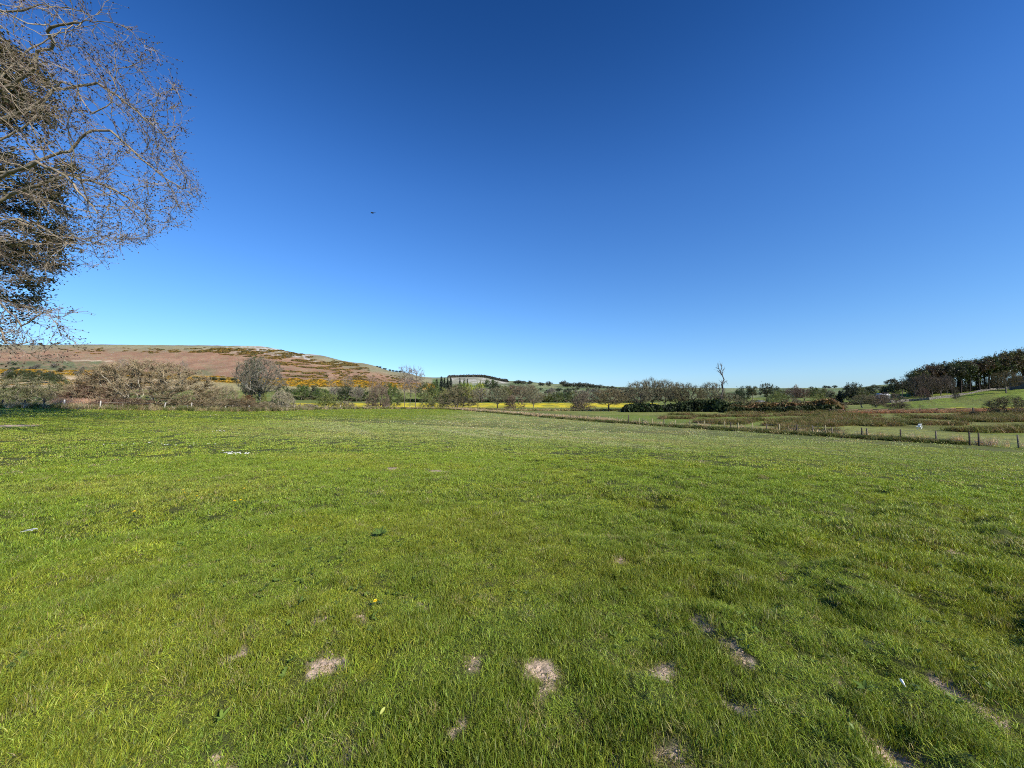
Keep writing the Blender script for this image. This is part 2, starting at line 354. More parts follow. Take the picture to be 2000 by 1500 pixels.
M_meadow = land_mat('meadow_soil_and_thatch', 9.0, .5, bump=.6, dist=.02)
M_valley = land_mat('rough_pasture', 1.2, .05, .5, dist=.15)
M_hill = land_mat('hillside_bracken', .12, .012, .5, dist=1.2, bump=.7, var=.25)
def build_land():
    az = np.concatenate([np.arange(-66, 66.01, .2), np.linspace(66, 294, 46)[1:-1]]); nc = len(az)
    r = np.concatenate([[.35], np.geomspace(.5, 7000, 385)]); nr = len(r)
    A, RR = np.meshgrid(np.radians(az), r); x = (RR * np.sin(A)).ravel(); y = (RR * np.cos(A)).ravel()
    z = H(x, y)
    i, j = np.meshgrid(np.arange(nr - 1), np.arange(nc), indexing='ij'); j2 = (j + 1) % nc
    F = np.stack([i * nc + j, i * nc + j2, (i + 1) * nc + j2, (i + 1) * nc + j], -1).reshape(-1, 4)[:, ::-1]
    V = np.stack([x, y, z], 1)
    cx = V[F].mean(1); inf = inpoly(cx[:, 0], cx[:, 1], POLY); hill = (cx[:, 1] > 480) | ((cx[:, 1] > 135) & (1000 + FPX * cx[:, 0] / np.maximum(cx[:, 1], 1) > 1700))
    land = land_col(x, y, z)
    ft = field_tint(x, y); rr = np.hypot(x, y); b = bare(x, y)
    gap_shade = 1 - sstep(20, 90, rr)
    fc = mixc(ft * .62, (.060, .062, .026), gap_shade * .8)  # near soil colour darkened so the gaps between blades look shaded
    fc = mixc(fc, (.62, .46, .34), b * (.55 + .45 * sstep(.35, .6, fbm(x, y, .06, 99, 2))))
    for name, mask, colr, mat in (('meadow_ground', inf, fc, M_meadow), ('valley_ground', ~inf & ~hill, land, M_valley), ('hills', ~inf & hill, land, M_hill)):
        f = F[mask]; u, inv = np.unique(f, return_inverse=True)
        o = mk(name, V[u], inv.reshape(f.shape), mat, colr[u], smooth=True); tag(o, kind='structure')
build_land()
# ---------------------------------------------------------------- grass
def blades(n, rad, h, w, seed, lean=.45, dry=.12, seg=2, hj=.5, dryc=1.0):
    g = np.random.default_rng(seed)
    a = g.uniform(0, 2 * np.pi, n); rr = rad * np.sqrt(g.uniform(0, 1, n)); bx = rr * np.cos(a); by = rr * np.sin(a)
    hh = h * g.uniform(1 - hj, 1 + hj * .6, n); ww = w * g.uniform(.6, 1.3, n)
    ld = g.uniform(0, 2 * np.pi, n); ll = hh * lean * g.uniform(.2, 1.6, n); fx = ld + g.uniform(-1.2, 1.2, n) + np.pi / 2
    dx, dy = np.cos(ld), np.sin(ld); sx, sy = np.cos(fx) * ww / 2, np.sin(fx) * ww / 2
    lv = []
    for k in range(seg + 1):
        t = k / seg; q = 1 - .15 * t if k < seg else .12
        cx = bx + dx * ll * t ** 1.8; cy = by + dy * ll * t ** 1.8; cz = hh * (t - .18 * t * t * np.minimum(ll / hh, 1.5)) - .004 * (k == 0) 
        lv.append(np.stack([cx - sx * q, cy - sy * q, cz], 1)); lv.append(np.stack([cx + sx * q, cy + sy * q, cz], 1))
    V = np.stack(lv, 1); m = 2 * (seg + 1); base = np.arange(n)[:, None] * m
    F = np.concatenate([base + np.array([[2 * k, 2 * k + 1, 2 * k + 3, 2 * k + 2]]) for k in range(seg)])
    v = g.uniform(.55, 1.5, n); c = np.stack([v * g.uniform(.85, 1.2, n), v, v * g.uniform(.7, 1.2, n)], 1)
    d = g.uniform(0, 1, n) < dry; c[d] = np.stack([g.uniform(1.5, 2.1, d.sum()), g.uniform(1.2, 1.6, d.sum()), g.uniform(1.8, 3.0, d.sum())], 1) * dryc
    return V.reshape(-1, 3), F, np.repeat(c, m, 0)
M_grass = leafmat('grass_blade', (1, 1, 1), trans=.32, rough=.45, spec=.3, inst=True)
def piece(*a, mat=None, **k):
    V, F, c = blades(*a, **k); return mk('piece', V, F, mat or M_grass, c, link=False)
src = [piece(64, .064, .037, .0028, s, seg=2, lean=.85, dry=.10) for s in range(6)]                     # 0-5 near tufts
src += [piece(64, .11, .042, .0052, 20 + s, seg=2, dry=.12, lean=.8) for s in range(5)]        # 6-10 middle
src += [piece(80, .26, .052, .015, 40 + s, seg=1, dry=.16, lean=.7) for s in range(5)]         # 11-15 far
src += [piece(90, .85, .085, .055, 60 + s, seg=1, dry=.16, lean=.9) for s in range(4)]           # 16-19 farthest
def wedge(n, r0, r1, half=66):
    a = np.radians(RNG.uniform(-half, half, n)); r = np.sqrt(RNG.uniform(r0 * r0, r1 * r1, n)); return r * np.sin(a), r * np.cos(a)
gx, gy, gi, gs, gh = [], [], [], [], []
for (n, r0, r1, i0, i1, s0, s1, h0) in ((26000, .6, 6.5, 0, 6, .7, 1.3, 1), (27000, 5.5, 15, 6, 11, .8, 1.4, 1), (26000, 13, 44, 11, 16, .8, 1.35, 1), (15000, 40, 160, 16, 20, .8, 1.3, 1)):
    x, y = wedge(n, r0, r1); k = inpoly(x, y, POLY); x, y = x[k], y[k]
    k = RNG.uniform(0, 1, len(x)) > bare(x, y - .02) * .90; x, y = x[k], y[k]
    b = bare(x, y); hm = fbm(x, y, .24, 55, 3); lush = sstep(.38, .66, hm); fr = sstep(3, 13, np.hypot(x, y)); lush = lush * (1 - fr) + .38 * fr
    s = RNG.uniform(s0, s1, len(x)); hh = s * (.40 + .85 * lush) * (1 - .6 * b) * (1 - .45 * bare(x, y + .07)) * np.where(np.hypot(x, y) > 13, .85 + .0 * x, 1)
    right = sstep(0, 6, x) * (1 - sstep(10, 20, y)); hh *= 1 + .15 * right
    gx.append(x); gy.append(y); gs.append(s); gh.append(hh); gi.append(RNG.integers(i0, i1, len(x)))
# near tussocks standing over the rest
x, y = wedge(2600, 1.0, 14); b = bare(x, y); hm = fbm(x, y, .8, 55, 3); k = (b < .1) & (bare(x, y + .1) < .2) & (hm > .56); x, y = x[k], y[k]
gx.append(x); gy.append(y); s = RNG.uniform(.9, 1.3, len(x)); gs.append(s); gh.append(s * RNG.uniform(1.0, 1.6, len(x))); gi.append(RNG.integers(0, 6, len(x)))
gx, gy, gi, gs, gh = map(np.concatenate, (gx, gy, gi, gs, gh)); gz = H(gx, gy)
tc = field_tint(gx, gy) * np.array([.96, .96, 1.12]) * RNG.uniform(.78, 1.25, (len(gx), 1))
lu = sstep(.45, .62, fbm(gx, gy, .24, 55, 3)) * (1 - sstep(4, 14, np.hypot(gx, gy))); tc = tc * (1.16 - .26 * lu)[:, None]; rr_ = np.hypot(gx, gy); tc = tc * (1 + .10 * (1 - sstep(20, 60, rr_)))[:, None]
b = bare(gx, gy); tc = mixc(tc, (.30, .26, .09), np.clip(b * 1.2, 0, 1) * .7)
dry = RNG.uniform(0, 1, len(gx)) < .05; tc[dry] = np.array([.34, .32, .12]) * RNG.uniform(.7, 1.1, (dry.sum(), 1))
rot = np.stack([RNG.normal(0, .10, len(gx)), RNG.normal(0, .10, len(gx)), RNG.uniform(0, 6.283, len(gx))], 1)
g = gn_scatter('grass', np.stack([gx, gy, gz], 1), gi, rot, np.stack([gs, gs, gh], 1), tc, src)
tag(g, 'short yellow-green meadow grass with worn patches covering the field', 'grass', kind='stuff')
print('grass points', len(gx))
# ---------------------------------------------------------------- trees: space colonisation skeletons
def colonize(att, roots, par0=None, dirs=None, step=.05, infl=.35, kill=.09, iters=140, grav=0.0, jit=.25, seed=0, cap=9000):
    g = np.random.default_rng(seed); nodes = np.array(roots, float); par = np.arange(-1, len(nodes) - 1); par[0] = -1
    if par0 is not None: par = np.array(par0)
    act = np.ones(len(att), bool); ni = np.zeros(len(att), int); nd = np.full(len(att), 1e9)
    for k in range(len(nodes)):
        d = np.linalg.norm(att - nodes[k], axis=1); m = d < nd; nd[m] = d[m]; ni[m] = k
    seen = set()
    for it in range(iters):
        m = act & (nd < infl)
        if not m.any():
            if not act.any(): break
            m = act & (nd < nd[act].min() * 1.02 + 1e-9)
        v = att[m] - nodes[ni[m]]; v /= np.linalg.norm(v, axis=1)[:, None] + 1e-9
        acc = np.zeros((len(nodes), 3)); np.add.at(acc, ni[m], v); u = np.unique(ni[m])
        d = acc[u]; d += g.normal(0, jit, d.shape) * np.linalg.norm(d, axis=1)[:, None]; d[:, 2] += grav * np.linalg.norm(d, axis=1)
        pp = par[u]; ok = pp >= 0; pd = np.zeros_like(d); pd[ok] = nodes[u[ok]] - nodes[pp[ok]]; pd /= np.linalg.norm(pd, axis=1)[:, None] + 1e-9
        d /= np.linalg.norm(d, axis=1)[:, None] + 1e-9; d = d + .45 * pd; d /= np.linalg.norm(d, axis=1)[:, None] + 1e-9
        new = nodes[u] + d * step; keep = []
        for i, a in enumerate(u):
            key = (int(a), tuple(np.round(new[i] / (step * .45)).astype(int)))
            if key in seen: continue
            seen.add(key); keep.append(i)
        if not keep: break
        new = new[keep]; pn = u[keep]; b0 = len(nodes); nodes = np.vstack([nodes, new]); par = np.concatenate([par, pn])
        idx = np.where(act)[0]; D = np.linalg.norm(att[idx][:, None] - new[None], axis=2); mi = D.argmin(1); md = D[np.arange(len(idx)), mi]
        up = md < nd[idx]; nd[idx[up]] = md[up]; ni[idx[up]] = b0 + mi[up]; act[nd < kill] = False
        if len(nodes) > cap: break
    return nodes, par
def radii(nodes, par, tip, p=2.2):
    w = np.zeros(len(nodes)); ch = np.bincount(par[par >= 0], minlength=len(nodes)); w[ch == 0] = tip ** p
    for i in range(len(nodes) - 1, 0, -1):
        if par[i] >= 0: w[par[i]] += w[i]
    return w ** (1 / p)
def tubes(P0, P1, R0, R1, k):
    d = P1 - P0; L = np.linalg.norm(d, axis=1)[:, None] + 1e-9; d = d / L; up = np.where(np.abs(d[:, 2:3]) < .9, [[0, 0, 1.]], [[1., 0, 0]])
    a = np.cross(d, up); a /= np.linalg.norm(a, axis=1)[:, None]; b = np.cross(d, a); P0 = P0 - d * R0[:, None] * .5; P1 = P1 + d * R1[:, None] * .4
    th = np.arange(k) * 2 * np.pi / k; rg = []
    for c, r in ((P0, R0), (P1, R1)):
        rg.append(c[:, None] + (a[:, None] * np.cos(th)[None, :, None] + b[:, None] * np.sin(th)[None, :, None]) * r[:, None, None])
    V = np.concatenate(rg, 1).reshape(-1, 3); n = len(P0); i = np.arange(k); j = (i + 1) % k
    F = (np.arange(n)[:, None, None] * 2 * k + np.stack([i, j, j + k, i + k], 1)[None]).reshape(-1, 4)
    return V, F
def ribbons(P0, P1, w0, w1, g):
    d = P1 - P0; r = g.normal(0, 1, d.shape); s = np.cross(d, r); s /= np.linalg.norm(s, axis=1)[:, None] + 1e-9
    V = np.stack([P0 - s * w0[:, None] / 2, P0 + s * w0[:, None] / 2, P1 + s * w1[:, None] / 2, P1 - s * w1[:, None] / 2], 1).reshape(-1, 3)
    return V, np.arange(len(V)).reshape(-1, 4)
def quads(C, size, g, flat=0.0, asp=1.0):
    n = len(C); N_ = g.normal(0, 1, (n, 3)); N_[:, 2] += flat * 2; N_ /= np.linalg.norm(N_, axis=1)[:, None]
    a = np.cross(N_, g.normal(0, 1, (n, 3))); a /= np.linalg.norm(a, axis=1)[:, None] + 1e-9; b = np.cross(N_, a); s = (size * g.uniform(.6, 1.4, n))[:, None] / 2
    V = np.stack([C - a * s * asp, C - b * s * .6, C + a * s * asp, C + b * s * .6], 1).reshape(-1, 3); return V, np.arange(len(V)).reshape(-1, 4)
def join(parts):
    V, F, C, o = [], [], [], 0
    for v, f, c in parts:
        V.append(v); F.append(f + o); o += len(v); C.append(np.broadcast_to(c, (len(v), 3)) if np.ndim(c) == 1 else c)
    return np.concatenate(V), np.concatenate(F), np.concatenate(C)
def vcolr(n, per, g, lo=.7, hi=1.35, hue=.12):
    v = g.uniform(lo, hi, (n, 1)) * (1 + g.uniform(-hue, hue, (n, 3))); return np.repeat(v, per, 0)
def egg(n, g, c, r, shell=.0, low=1.0):
    out = []
    while sum(map(len, out)) < n:
        p = g.uniform(-1, 1, (n * 2, 3)); q = p.copy(); q[:, 2] = np.where(p[:, 2] < 0, p[:, 2] / low, p[:, 2]); d = np.linalg.norm(q, axis=1)
        out.append(p[(d < 1) & (d > shell)])
    return np.concatenate(out)[:n] * np.array(r) + np.array(c)
def twigs(nodes, par, rad, g, per, length, spread=.8, up=.25, thr=None, w=.004, bend=.35):
    """fine twigs in two pieces off the thin wood"""
    thr = thr or np.quantile(rad, .8); c = np.where((rad <= thr) & (par >= 0))[0]; c = np.repeat(c, per); n = len(c)
    t = g.uniform(0, 1, (n, 1)); p0 = nodes[par[c]] * (1 - t) + nodes[c] * t; d = nodes[c] - nodes[par[c]]; d /= np.linalg.norm(d, axis=1)[:, None] + 1e-9
    d = d + g.normal(0, spread, (n, 3)) * .7; d[:, 2] += up; d /= np.linalg.norm(d, axis=1)[:, None]
    L = (length * g.uniform(.4, 1.3, n))[:, None]; p1 = p0 + d * L * .5; d2 = d + g.normal(0, bend, (n, 3)); d2[:, 2] += up * .7; d2 /= np.linalg.norm(d2, axis=1)[:, None]; p2 = p1 + d2 * L * .5
    return p0, p1, p2
M_bark = plain('bark', (1, 1, 1), .9, .3, 8, vcol=True, spec=.15)
M_twig = leafmat('fine_twigs', (.72, .74, .70), trans=.0, rough=.9, spec=.05)
M_leaf = leafmat('leaves', (1, 1, 1), trans=.28, rough=.5, spec=.35)
VAR = {}
def variant(key, seed, nodes, par, tip, twig=None, leaves=None, thick=.35, barkc=(1, 1, 1), sides=4):
    """one kind of tree at unit height: limbs mesh and crown mesh, shared by every copy"""
    g = np.random.default_rng(seed); rad = radii(nodes, par, tip); i = np.where(par >= 0)[0]
    V, F = tubes(nodes[par[i]], nodes[i], np.minimum(rad[par[i]], rad[i] * 1.35), rad[i], sides)
    tr = mk('trunk', V, F, M_bark, vcolr(len(i), 2 * sides, g, .85, 1.15, .03) * np.array(barkc), link=False)
    parts = []
    if twig:
        p0, p1, p2 = twigs(nodes, par, rad, g, twig['per'], twig['len'], twig.get('spread', .8), twig.get('up', .25), w=twig['w'])
        w0 = np.full(len(p0), twig['w']); 
        for a, b, wa, wb in ((p0, p1, w0, w0 * .7), (p1, p2, w0 * .7, w0 * .35)):
            v, f = ribbons(a, b, wa, wb, g); parts.append((v, f, vcolr(len(a), 4, g, .7, 1.35, .08)))
    if leaves:
        c = leaves.get('pts'); 
        if c is None:
            k = np.where(rad <= np.quantile(rad, leaves.get('q', .75)))[0]; k = k[nodes[k, 2] > leaves.get('zmin', -1)]; k = g.choice(k, leaves['n']); c = nodes[k] + g.normal(0, leaves['sp'], (leaves['n'], 3))
            if 'clump' in leaves:
                m = fbm(c[:, 0] * 1.0 + c[:, 2] * .7, c[:, 1] + c[:, 2] * .6, .13, seed, 2); c = c[m > leaves['clump']]
        v, f = quads(c, leaves['size'], g, leaves.get('flat', .3), 1.2); n = len(c)
        lum = .75 + .5 * vnoise(c[:, 0] * 14, c[:, 1] * 14 + c[:, 2] * 9, seed)
        parts.append((v, f, vcolr(n, 4, g, .75, 1.3, .1) * np.repeat(lum, 4)[:, None] * np.array(leaves.get('c', (1, 1, 1)))))
    V, F, C = join(parts); cr = mk('crown', V, F, M_leaf if leaves else M_twig, C, link=False)
    VAR[key] = (tr.data, cr.data)
# attraction points and skeletons -------------------------------------------------
def bare_round(seed, trunk=.22, n=650, w=.5, low=.6, cz=.56):
    g = np.random.default_rng(seed); a = egg(n, g, (0, 0, cz), (w * .97, w * .97, 1 - cz), low=1.0, shell=.15); a[:, 2] = np.where(a[:, 2] < cz, cz - (cz - a[:, 2]) * low / (1 - cz) * cz * .9, a[:, 2])
    m = fbm(a[:, 0] + 3, a[:, 2] * 1.0 + a[:, 1], .22, seed, 2) > .36; a = a[m]
    lean = g.normal(0, .02, 2); roots = [(lean[0] * t, lean[1] * t, trunk * t) for t in np.linspace(0, 1, 6)]
    return colonize(a, roots, step=.03, infl=.30, kill=.055, seed=seed, grav=.03, jit=.35)
def bush(seed, stems=7, n=700, fl=.5, top=1.0):
    g = np.random.default_rng(seed); a = egg(n * 2, g, (0, 0, .12), (.5, .5, .88 * top), shell=.2); a = a[a[:, 2] > .08][:n]
    m = fbm(a[:, 0] + 5, a[:, 2] + a[:, 1], .2, seed, 2) > (.34 if stems < 12 else .12); a = a[m]; N0, P0 = None, None
    for s in range(stems):
        th = g.uniform(0, 6.28); o = np.array([math.cos(th), math.sin(th), 0]) * g.uniform(0, .07)
        ang = np.arctan2(a[:, 1], a[:, 0]); k = np.abs((ang - th + np.pi) % (2 * np.pi) - np.pi) < np.pi / stems * 1.15
        if k.sum() < 8: continue
        e = o + np.array([math.cos(th) * .10, math.sin(th) * .10, .16])
        nn, pp = colonize(a[k], [o * (1 - t) + e * t - np.array([0, 0, .02]) * (1 - t) for t in np.linspace(0, 1, 4)], step=.033, infl=.32, kill=.06, seed=seed * 31 + s, grav=.05, jit=.3)
        if N0 is None: N0, P0 = nn, pp
        else: P0 = np.concatenate([P0, np.where(pp >= 0, pp + len(N0), -1)]); N0 = np.vstack([N0, nn])
    return N0, P0
def tall(seed, w=.5, n=500, trunks=1, c0=.35):
    g = np.random.default_rng(seed); a = egg(n, g, (0, 0, (1 + c0) / 2), (w, w, (1 - c0) / 2), shell=.1)
    m = fbm(a[:, 0] + 3, a[:, 2] + a[:, 1], .2, seed, 2) > .4; a = a[m]
    roots = [(0.01 * math.sin(t * 5 + seed), .01 * math.cos(t * 4), t * .72) for t in np.linspace(0, 1, 22)]
    return colonize(a, roots, step=.03, infl=.3, kill=.055, seed=seed, grav=.10, jit=.3)
n_, p_ = bush(151, 12, 2600); variant('dome0', 9, n_, p_, .0015, dict(per=14, len=.09, w=.0030, up=.5))
for s in range(3): n_, p_ = bare_round(100 + s, .20 + .03 * s, 900); variant('round%d' % s, s, n_, p_, .0022, dict(per=6, len=.11, w=.0050))
for s in range(4): n_, p_ = bush(120 + s, 6 + s, 900); variant('bush%d' % s, s, n_, p_, .0022, dict(per=6, len=.12, w=.0050, up=.35))
for s in range(2): n_, p_ = tall(140 + s, .42, 520); variant('tall%d' % s, s, n_, p_, .0021, dict(per=4, len=.09, w=.0036, up=.3))
for s in range(3): n_, p_ = bare_round(160 + s, .12, 260, low=.75); variant('leafy%d' % s, s, n_, p_, .0025, None, dict(n=4200, sp=.045, size=.040, q=.8, clump=.40))
for s in range(3): n_, p_ = bush(170 + s, 5, 300); variant('green_bush%d' % s, s, n_, p_, .002, dict(per=2, len=.12, w=.004), dict(n=3600, sp=.04, size=.030, q=.85, clump=.36))
for s in range(3): n_, p_ = tall(180 + s, .5, 200, c0=.5 - .12 * s); variant('stand%d' % s, s, n_, p_, .0045, None, dict(n=3600, sp=.035, size=.036, q=.8, clump=.40, flat=.8))
for s in range(2): n_, p_ = bare_round(200 + s, .1, 60, low=.8); variant('small%d' % s, s, n_, p_, .006, None, dict(n=520, sp=.09, size=.12, q=.9))
def conifer(seed):
    g = np.random.default_rng(seed); pts = []
    for k in range(34):
        z = .08 + .9 * k / 34; r = .5 * (1 - z) ** .85 + .02; m = max(4, int(40 * (1 - z)))
        for th in np.linspace(0, 6.28, m) + g.uniform(0, 6):
            L = r * g.uniform(.6, 1.05)
            for t in np.linspace(.2, 1, 4): pts.append((math.cos(th) * L * t, math.sin(th) * L * t, z - .10 * t * L / .5 + g.normal(0, .006)))
    return np.array(pts)
for s in range(2):
    n_ = np.array([(0, 0, t) for t in np.linspace(0, .98, 12)]); p_ = np.arange(-1, 11)
    variant('conifer%d' % s, s, n_, p_, .006, None, dict(pts=conifer(s), size=.06, flat=.5))
def dead(seed):
    pts = [(0,0,0),(.01,0,.12),(-.02,0,.24),(.0,.0,.36),(.03,0,.46),(.0,0,.56),(.05,0,.66),(.02,0,.74),(-.02,0,.82),(.01,0,.9),(-.01,0,.97)]
    N_ = [np.array(p, float) for p in pts]; Pp = list(range(-1, len(pts) - 1)); g = np.random.default_rng(seed)
    for b, (dx, dz, L) in {3: (.9, .35, .30), 4: (-.6, .7, .16), 5: (.7, .6, .16), 6: (-.7, .8, .2), 7: (.5, .9, .2), 8: (-.5, .9, .16), 9: (.5, .8, .14), 2: (.8, .3, .14)}.items():
        p = b; q = N_[b].copy(); d = np.array([dx, g.normal(0, .4), dz])
        for k in range(6):
            d = d + g.normal(0, .35, 3); d[2] += .12; q = q + d / np.linalg.norm(d) * L / 6; N_.append(q.copy()); Pp.append(p); p = len(N_) - 1
            if k in (2, 4):
                e = q.copy(); f = d + g.normal(0, .7, 3); pp = p
                for _ in range(3): e = e + f / np.linalg.norm(f) * L / 8; N_.append(e.copy()); Pp.append(pp); pp = len(N_) - 1; f = f + g.normal(0, .3, 3)
    return np.array(N_), np.array(Pp)
n_, p_ = dead(3); variant('dead0', 5, n_, p_, .0035, dict(per=2, len=.07, w=.0035, up=.3))
print('variants', {k: (len(a.polygons), len(b.polygons)) for k, (a, b) in VAR.items()})
CNT = {}
def tree(kind, px, top, Y, wpx, colr, label, name='tree', group=None, bark=(.16, .13, .10), cat=None, base=None):
    k = [v for v in VAR if v.startswith(kind)]; i = CNT.get(kind, 0); CNT[kind] = i + 1; tm, cm = VAR[k[i % len(k)]]
    x = lateral(px, 780) * Y; z = float(H(np.array([x]), np.array([float(Y)]))[0]); zt = zat(top, Y); h = max(zt - z, 1.0) ; w = wpx / FPX * Y
    if kind in ('tall', 'stand'): w *= 1.05
    e = empty(name, (x, Y, z - .03 * h), (i * 2.399) % 6.28, (w, w, h * 1.03)); t = bpy.data.objects.new('stems' if 'bush' in kind or kind == 'dome' else 'trunk', tm); c = bpy.data.objects.new('crown', cm)
    for o in (t, c): COL.objects.link(o); o.parent = e
    if t.name.startswith('stems'): t['kind'] = 'stuff'
    t.color = (*bark, 1); c.color = (*colr, 1); tag(e, label, cat or name.split('_')[-1], group); return e
# ---------------------------------------------------------------- colours of foliage and twigs (albedo)
TAN = (.34, .27, .17); OLV = (.26, .24, .13); GRY = (.30, .26, .22); RED = (.33, .21, .15); BRN = (.24, .18, .11); DBR = (.13, .10, .07)
GRN = (.085, .13, .030); LGR = (.19, .25, .045); DGR = (.035, .055, .02); MGR = (.06, .085, .028); LIM = (.30, .33, .04); GOL = (.16, .15, .045)
B1 = (.30, .26, .19); B2 = (.16, .13, .10); B3 = (.07, .06, .05)
# left side
tree('bush', 45, 735, 68, 150, OLV, 'rounded olive-grey bare bush standing behind the shaded crest at the left edge', 'bush', bark=B1)
tree('leafy', 120, 740, 160, 44, (.10, .12, .035), 'small dark green tree left of the broad bare willow', 'tree')
tree('bush', 160, 750, 150, 70, BRN, 'low brown thicket behind the pale gravel strip', 'bush')
tree('bush', 78, 757, 140, 60, BRN, 'low brown thicket behind the leftmost bush', 'bush')
tree('dome', 290, 702, 60, 238, (.42, .32, .20), 'very broad dome-shaped bare willow with many pale stems', 'willow_bush', bark=(.36, .33, .25), cat='bush')
tree('bush', 190, 744, 57, 110, RED, 'reddish bare shrub leaning against the broad willow on its left', 'bush', bark=B1)
tree('green_bush', 212, 762, 58, 32, GOL, 'small dark green bush inside the left flank of the broad willow', 'bush')
tree('bush', 235, 776, 55, 130, RED, 'low reddish bramble under the broad willow', 'bush')
tree('tall', 356, 702, 330, 20, GRY, 'small grey bare tree showing over the right shoulder of the broad willow', 'tree')
tree('tall', 238, 696, 420, 22, GRY, 'grey bare tree top showing over the middle of the broad willow', 'tree')
tree('bush', 402, 752, 120, 36, BRN, 'brown shrub behind the pale utility pole', 'bush')
tree('bush', 440, 752, 90, 55, TAN, 'tan bare shrub between the pole and the ivy-clad tree', 'bush', bark=B1)
tree('bush', 415, 778, 66, 80, OLV, 'low tangled thicket right of the two pale posts', 'bush')
tree('bush', 470, 776, 68, 80, BRN, 'low brown thicket below the ivy-clad round tree', 'bush')
tree('leafy', 492, 695, 150, 42, (.05, .085, .03), 'dark green tree top showing behind the ivy-clad round tree', 'tree')
tree('round', 508, 697, 110, 98, (.21, .18, .14), 'big round bare tree with dark ivy low on its trunk', 'tree', bark=(.34, .31, .25))
tree('leafy', 498, 742, 109, 36, (.045, .05, .035), 'dark ivy mass on the left of the round bare tree trunk', 'ivy')
tree('green_bush', 514, 768, 104, 18, (.15, .15, .03), 'small yellow-green conifer-like bush at the foot of the round bare tree', 'bush')
tree('bush', 484, 768, 100, 30, (.28, .15, .08), 'orange-brown shrub left of the round tree foot', 'bush')
tree('bush', 552, 762, 84, 48, (.42, .36, .25), 'pale straw-coloured bare shrub right of the round bare tree', 'bush', bark=B1)
tree('bush', 522, 784, 76, 60, TAN, 'low pale scrub at the field edge below the round tree', 'bush')
tree('bush', 592, 788, 96, 60, (.40, .33, .24), 'low pale scrub in front of the yellow meadow left end', 'bush')
tree('green_bush', 641, 766, 128, 62, (.20, .22, .06), 'spreading green willow at the field edge in front of the yellow meadow', 'willow_bush', cat='bush', bark=B2)
tree('bush', 672, 782, 128, 46, (.38, .31, .20), 'low straw-coloured shrub right of the spreading green willow', 'bush')
tree('bush', 738, 750, 136, 48, (.26, .19, .14), 'dense brown bare shrub left of the tall alders', 'bush', bark=B3)
tree('green_bush', 771, 757, 165, 44, (.11, .14, .045), 'green bush just left of the tall alders', 'bush')
tree('tall', 790, 711, 143, 38, (.30, .24, .20), 'left one of the tall bare alders on the far field edge', 'tree', bark=B2, group=None)
tree('tall', 812, 714, 146, 42, (.32, .25, .21), 'right one of the tall bare alders on the far field edge', 'tree', bark=B2)
tree('tall', 801, 735, 150, 30, (.30, .24, .20), 'shorter bare alder between the two tall ones', 'tree', bark=B2)
tree('green_bush', 834, 765, 158, 34, (.17, .18, .06), 'olive bush beside the right tall alder', 'bush')
tree('green_bush', 858, 753, 162, 52, (.22, .24, .06), 'yellow-green bush between the alders and the leaning willow', 'bush')
tree('bush', 893, 750, 152, 84, (.27, .23, .13), 'grey-olive willow with dark stems leaning right at the field corner', 'willow_bush', bark=B3, cat='bush')
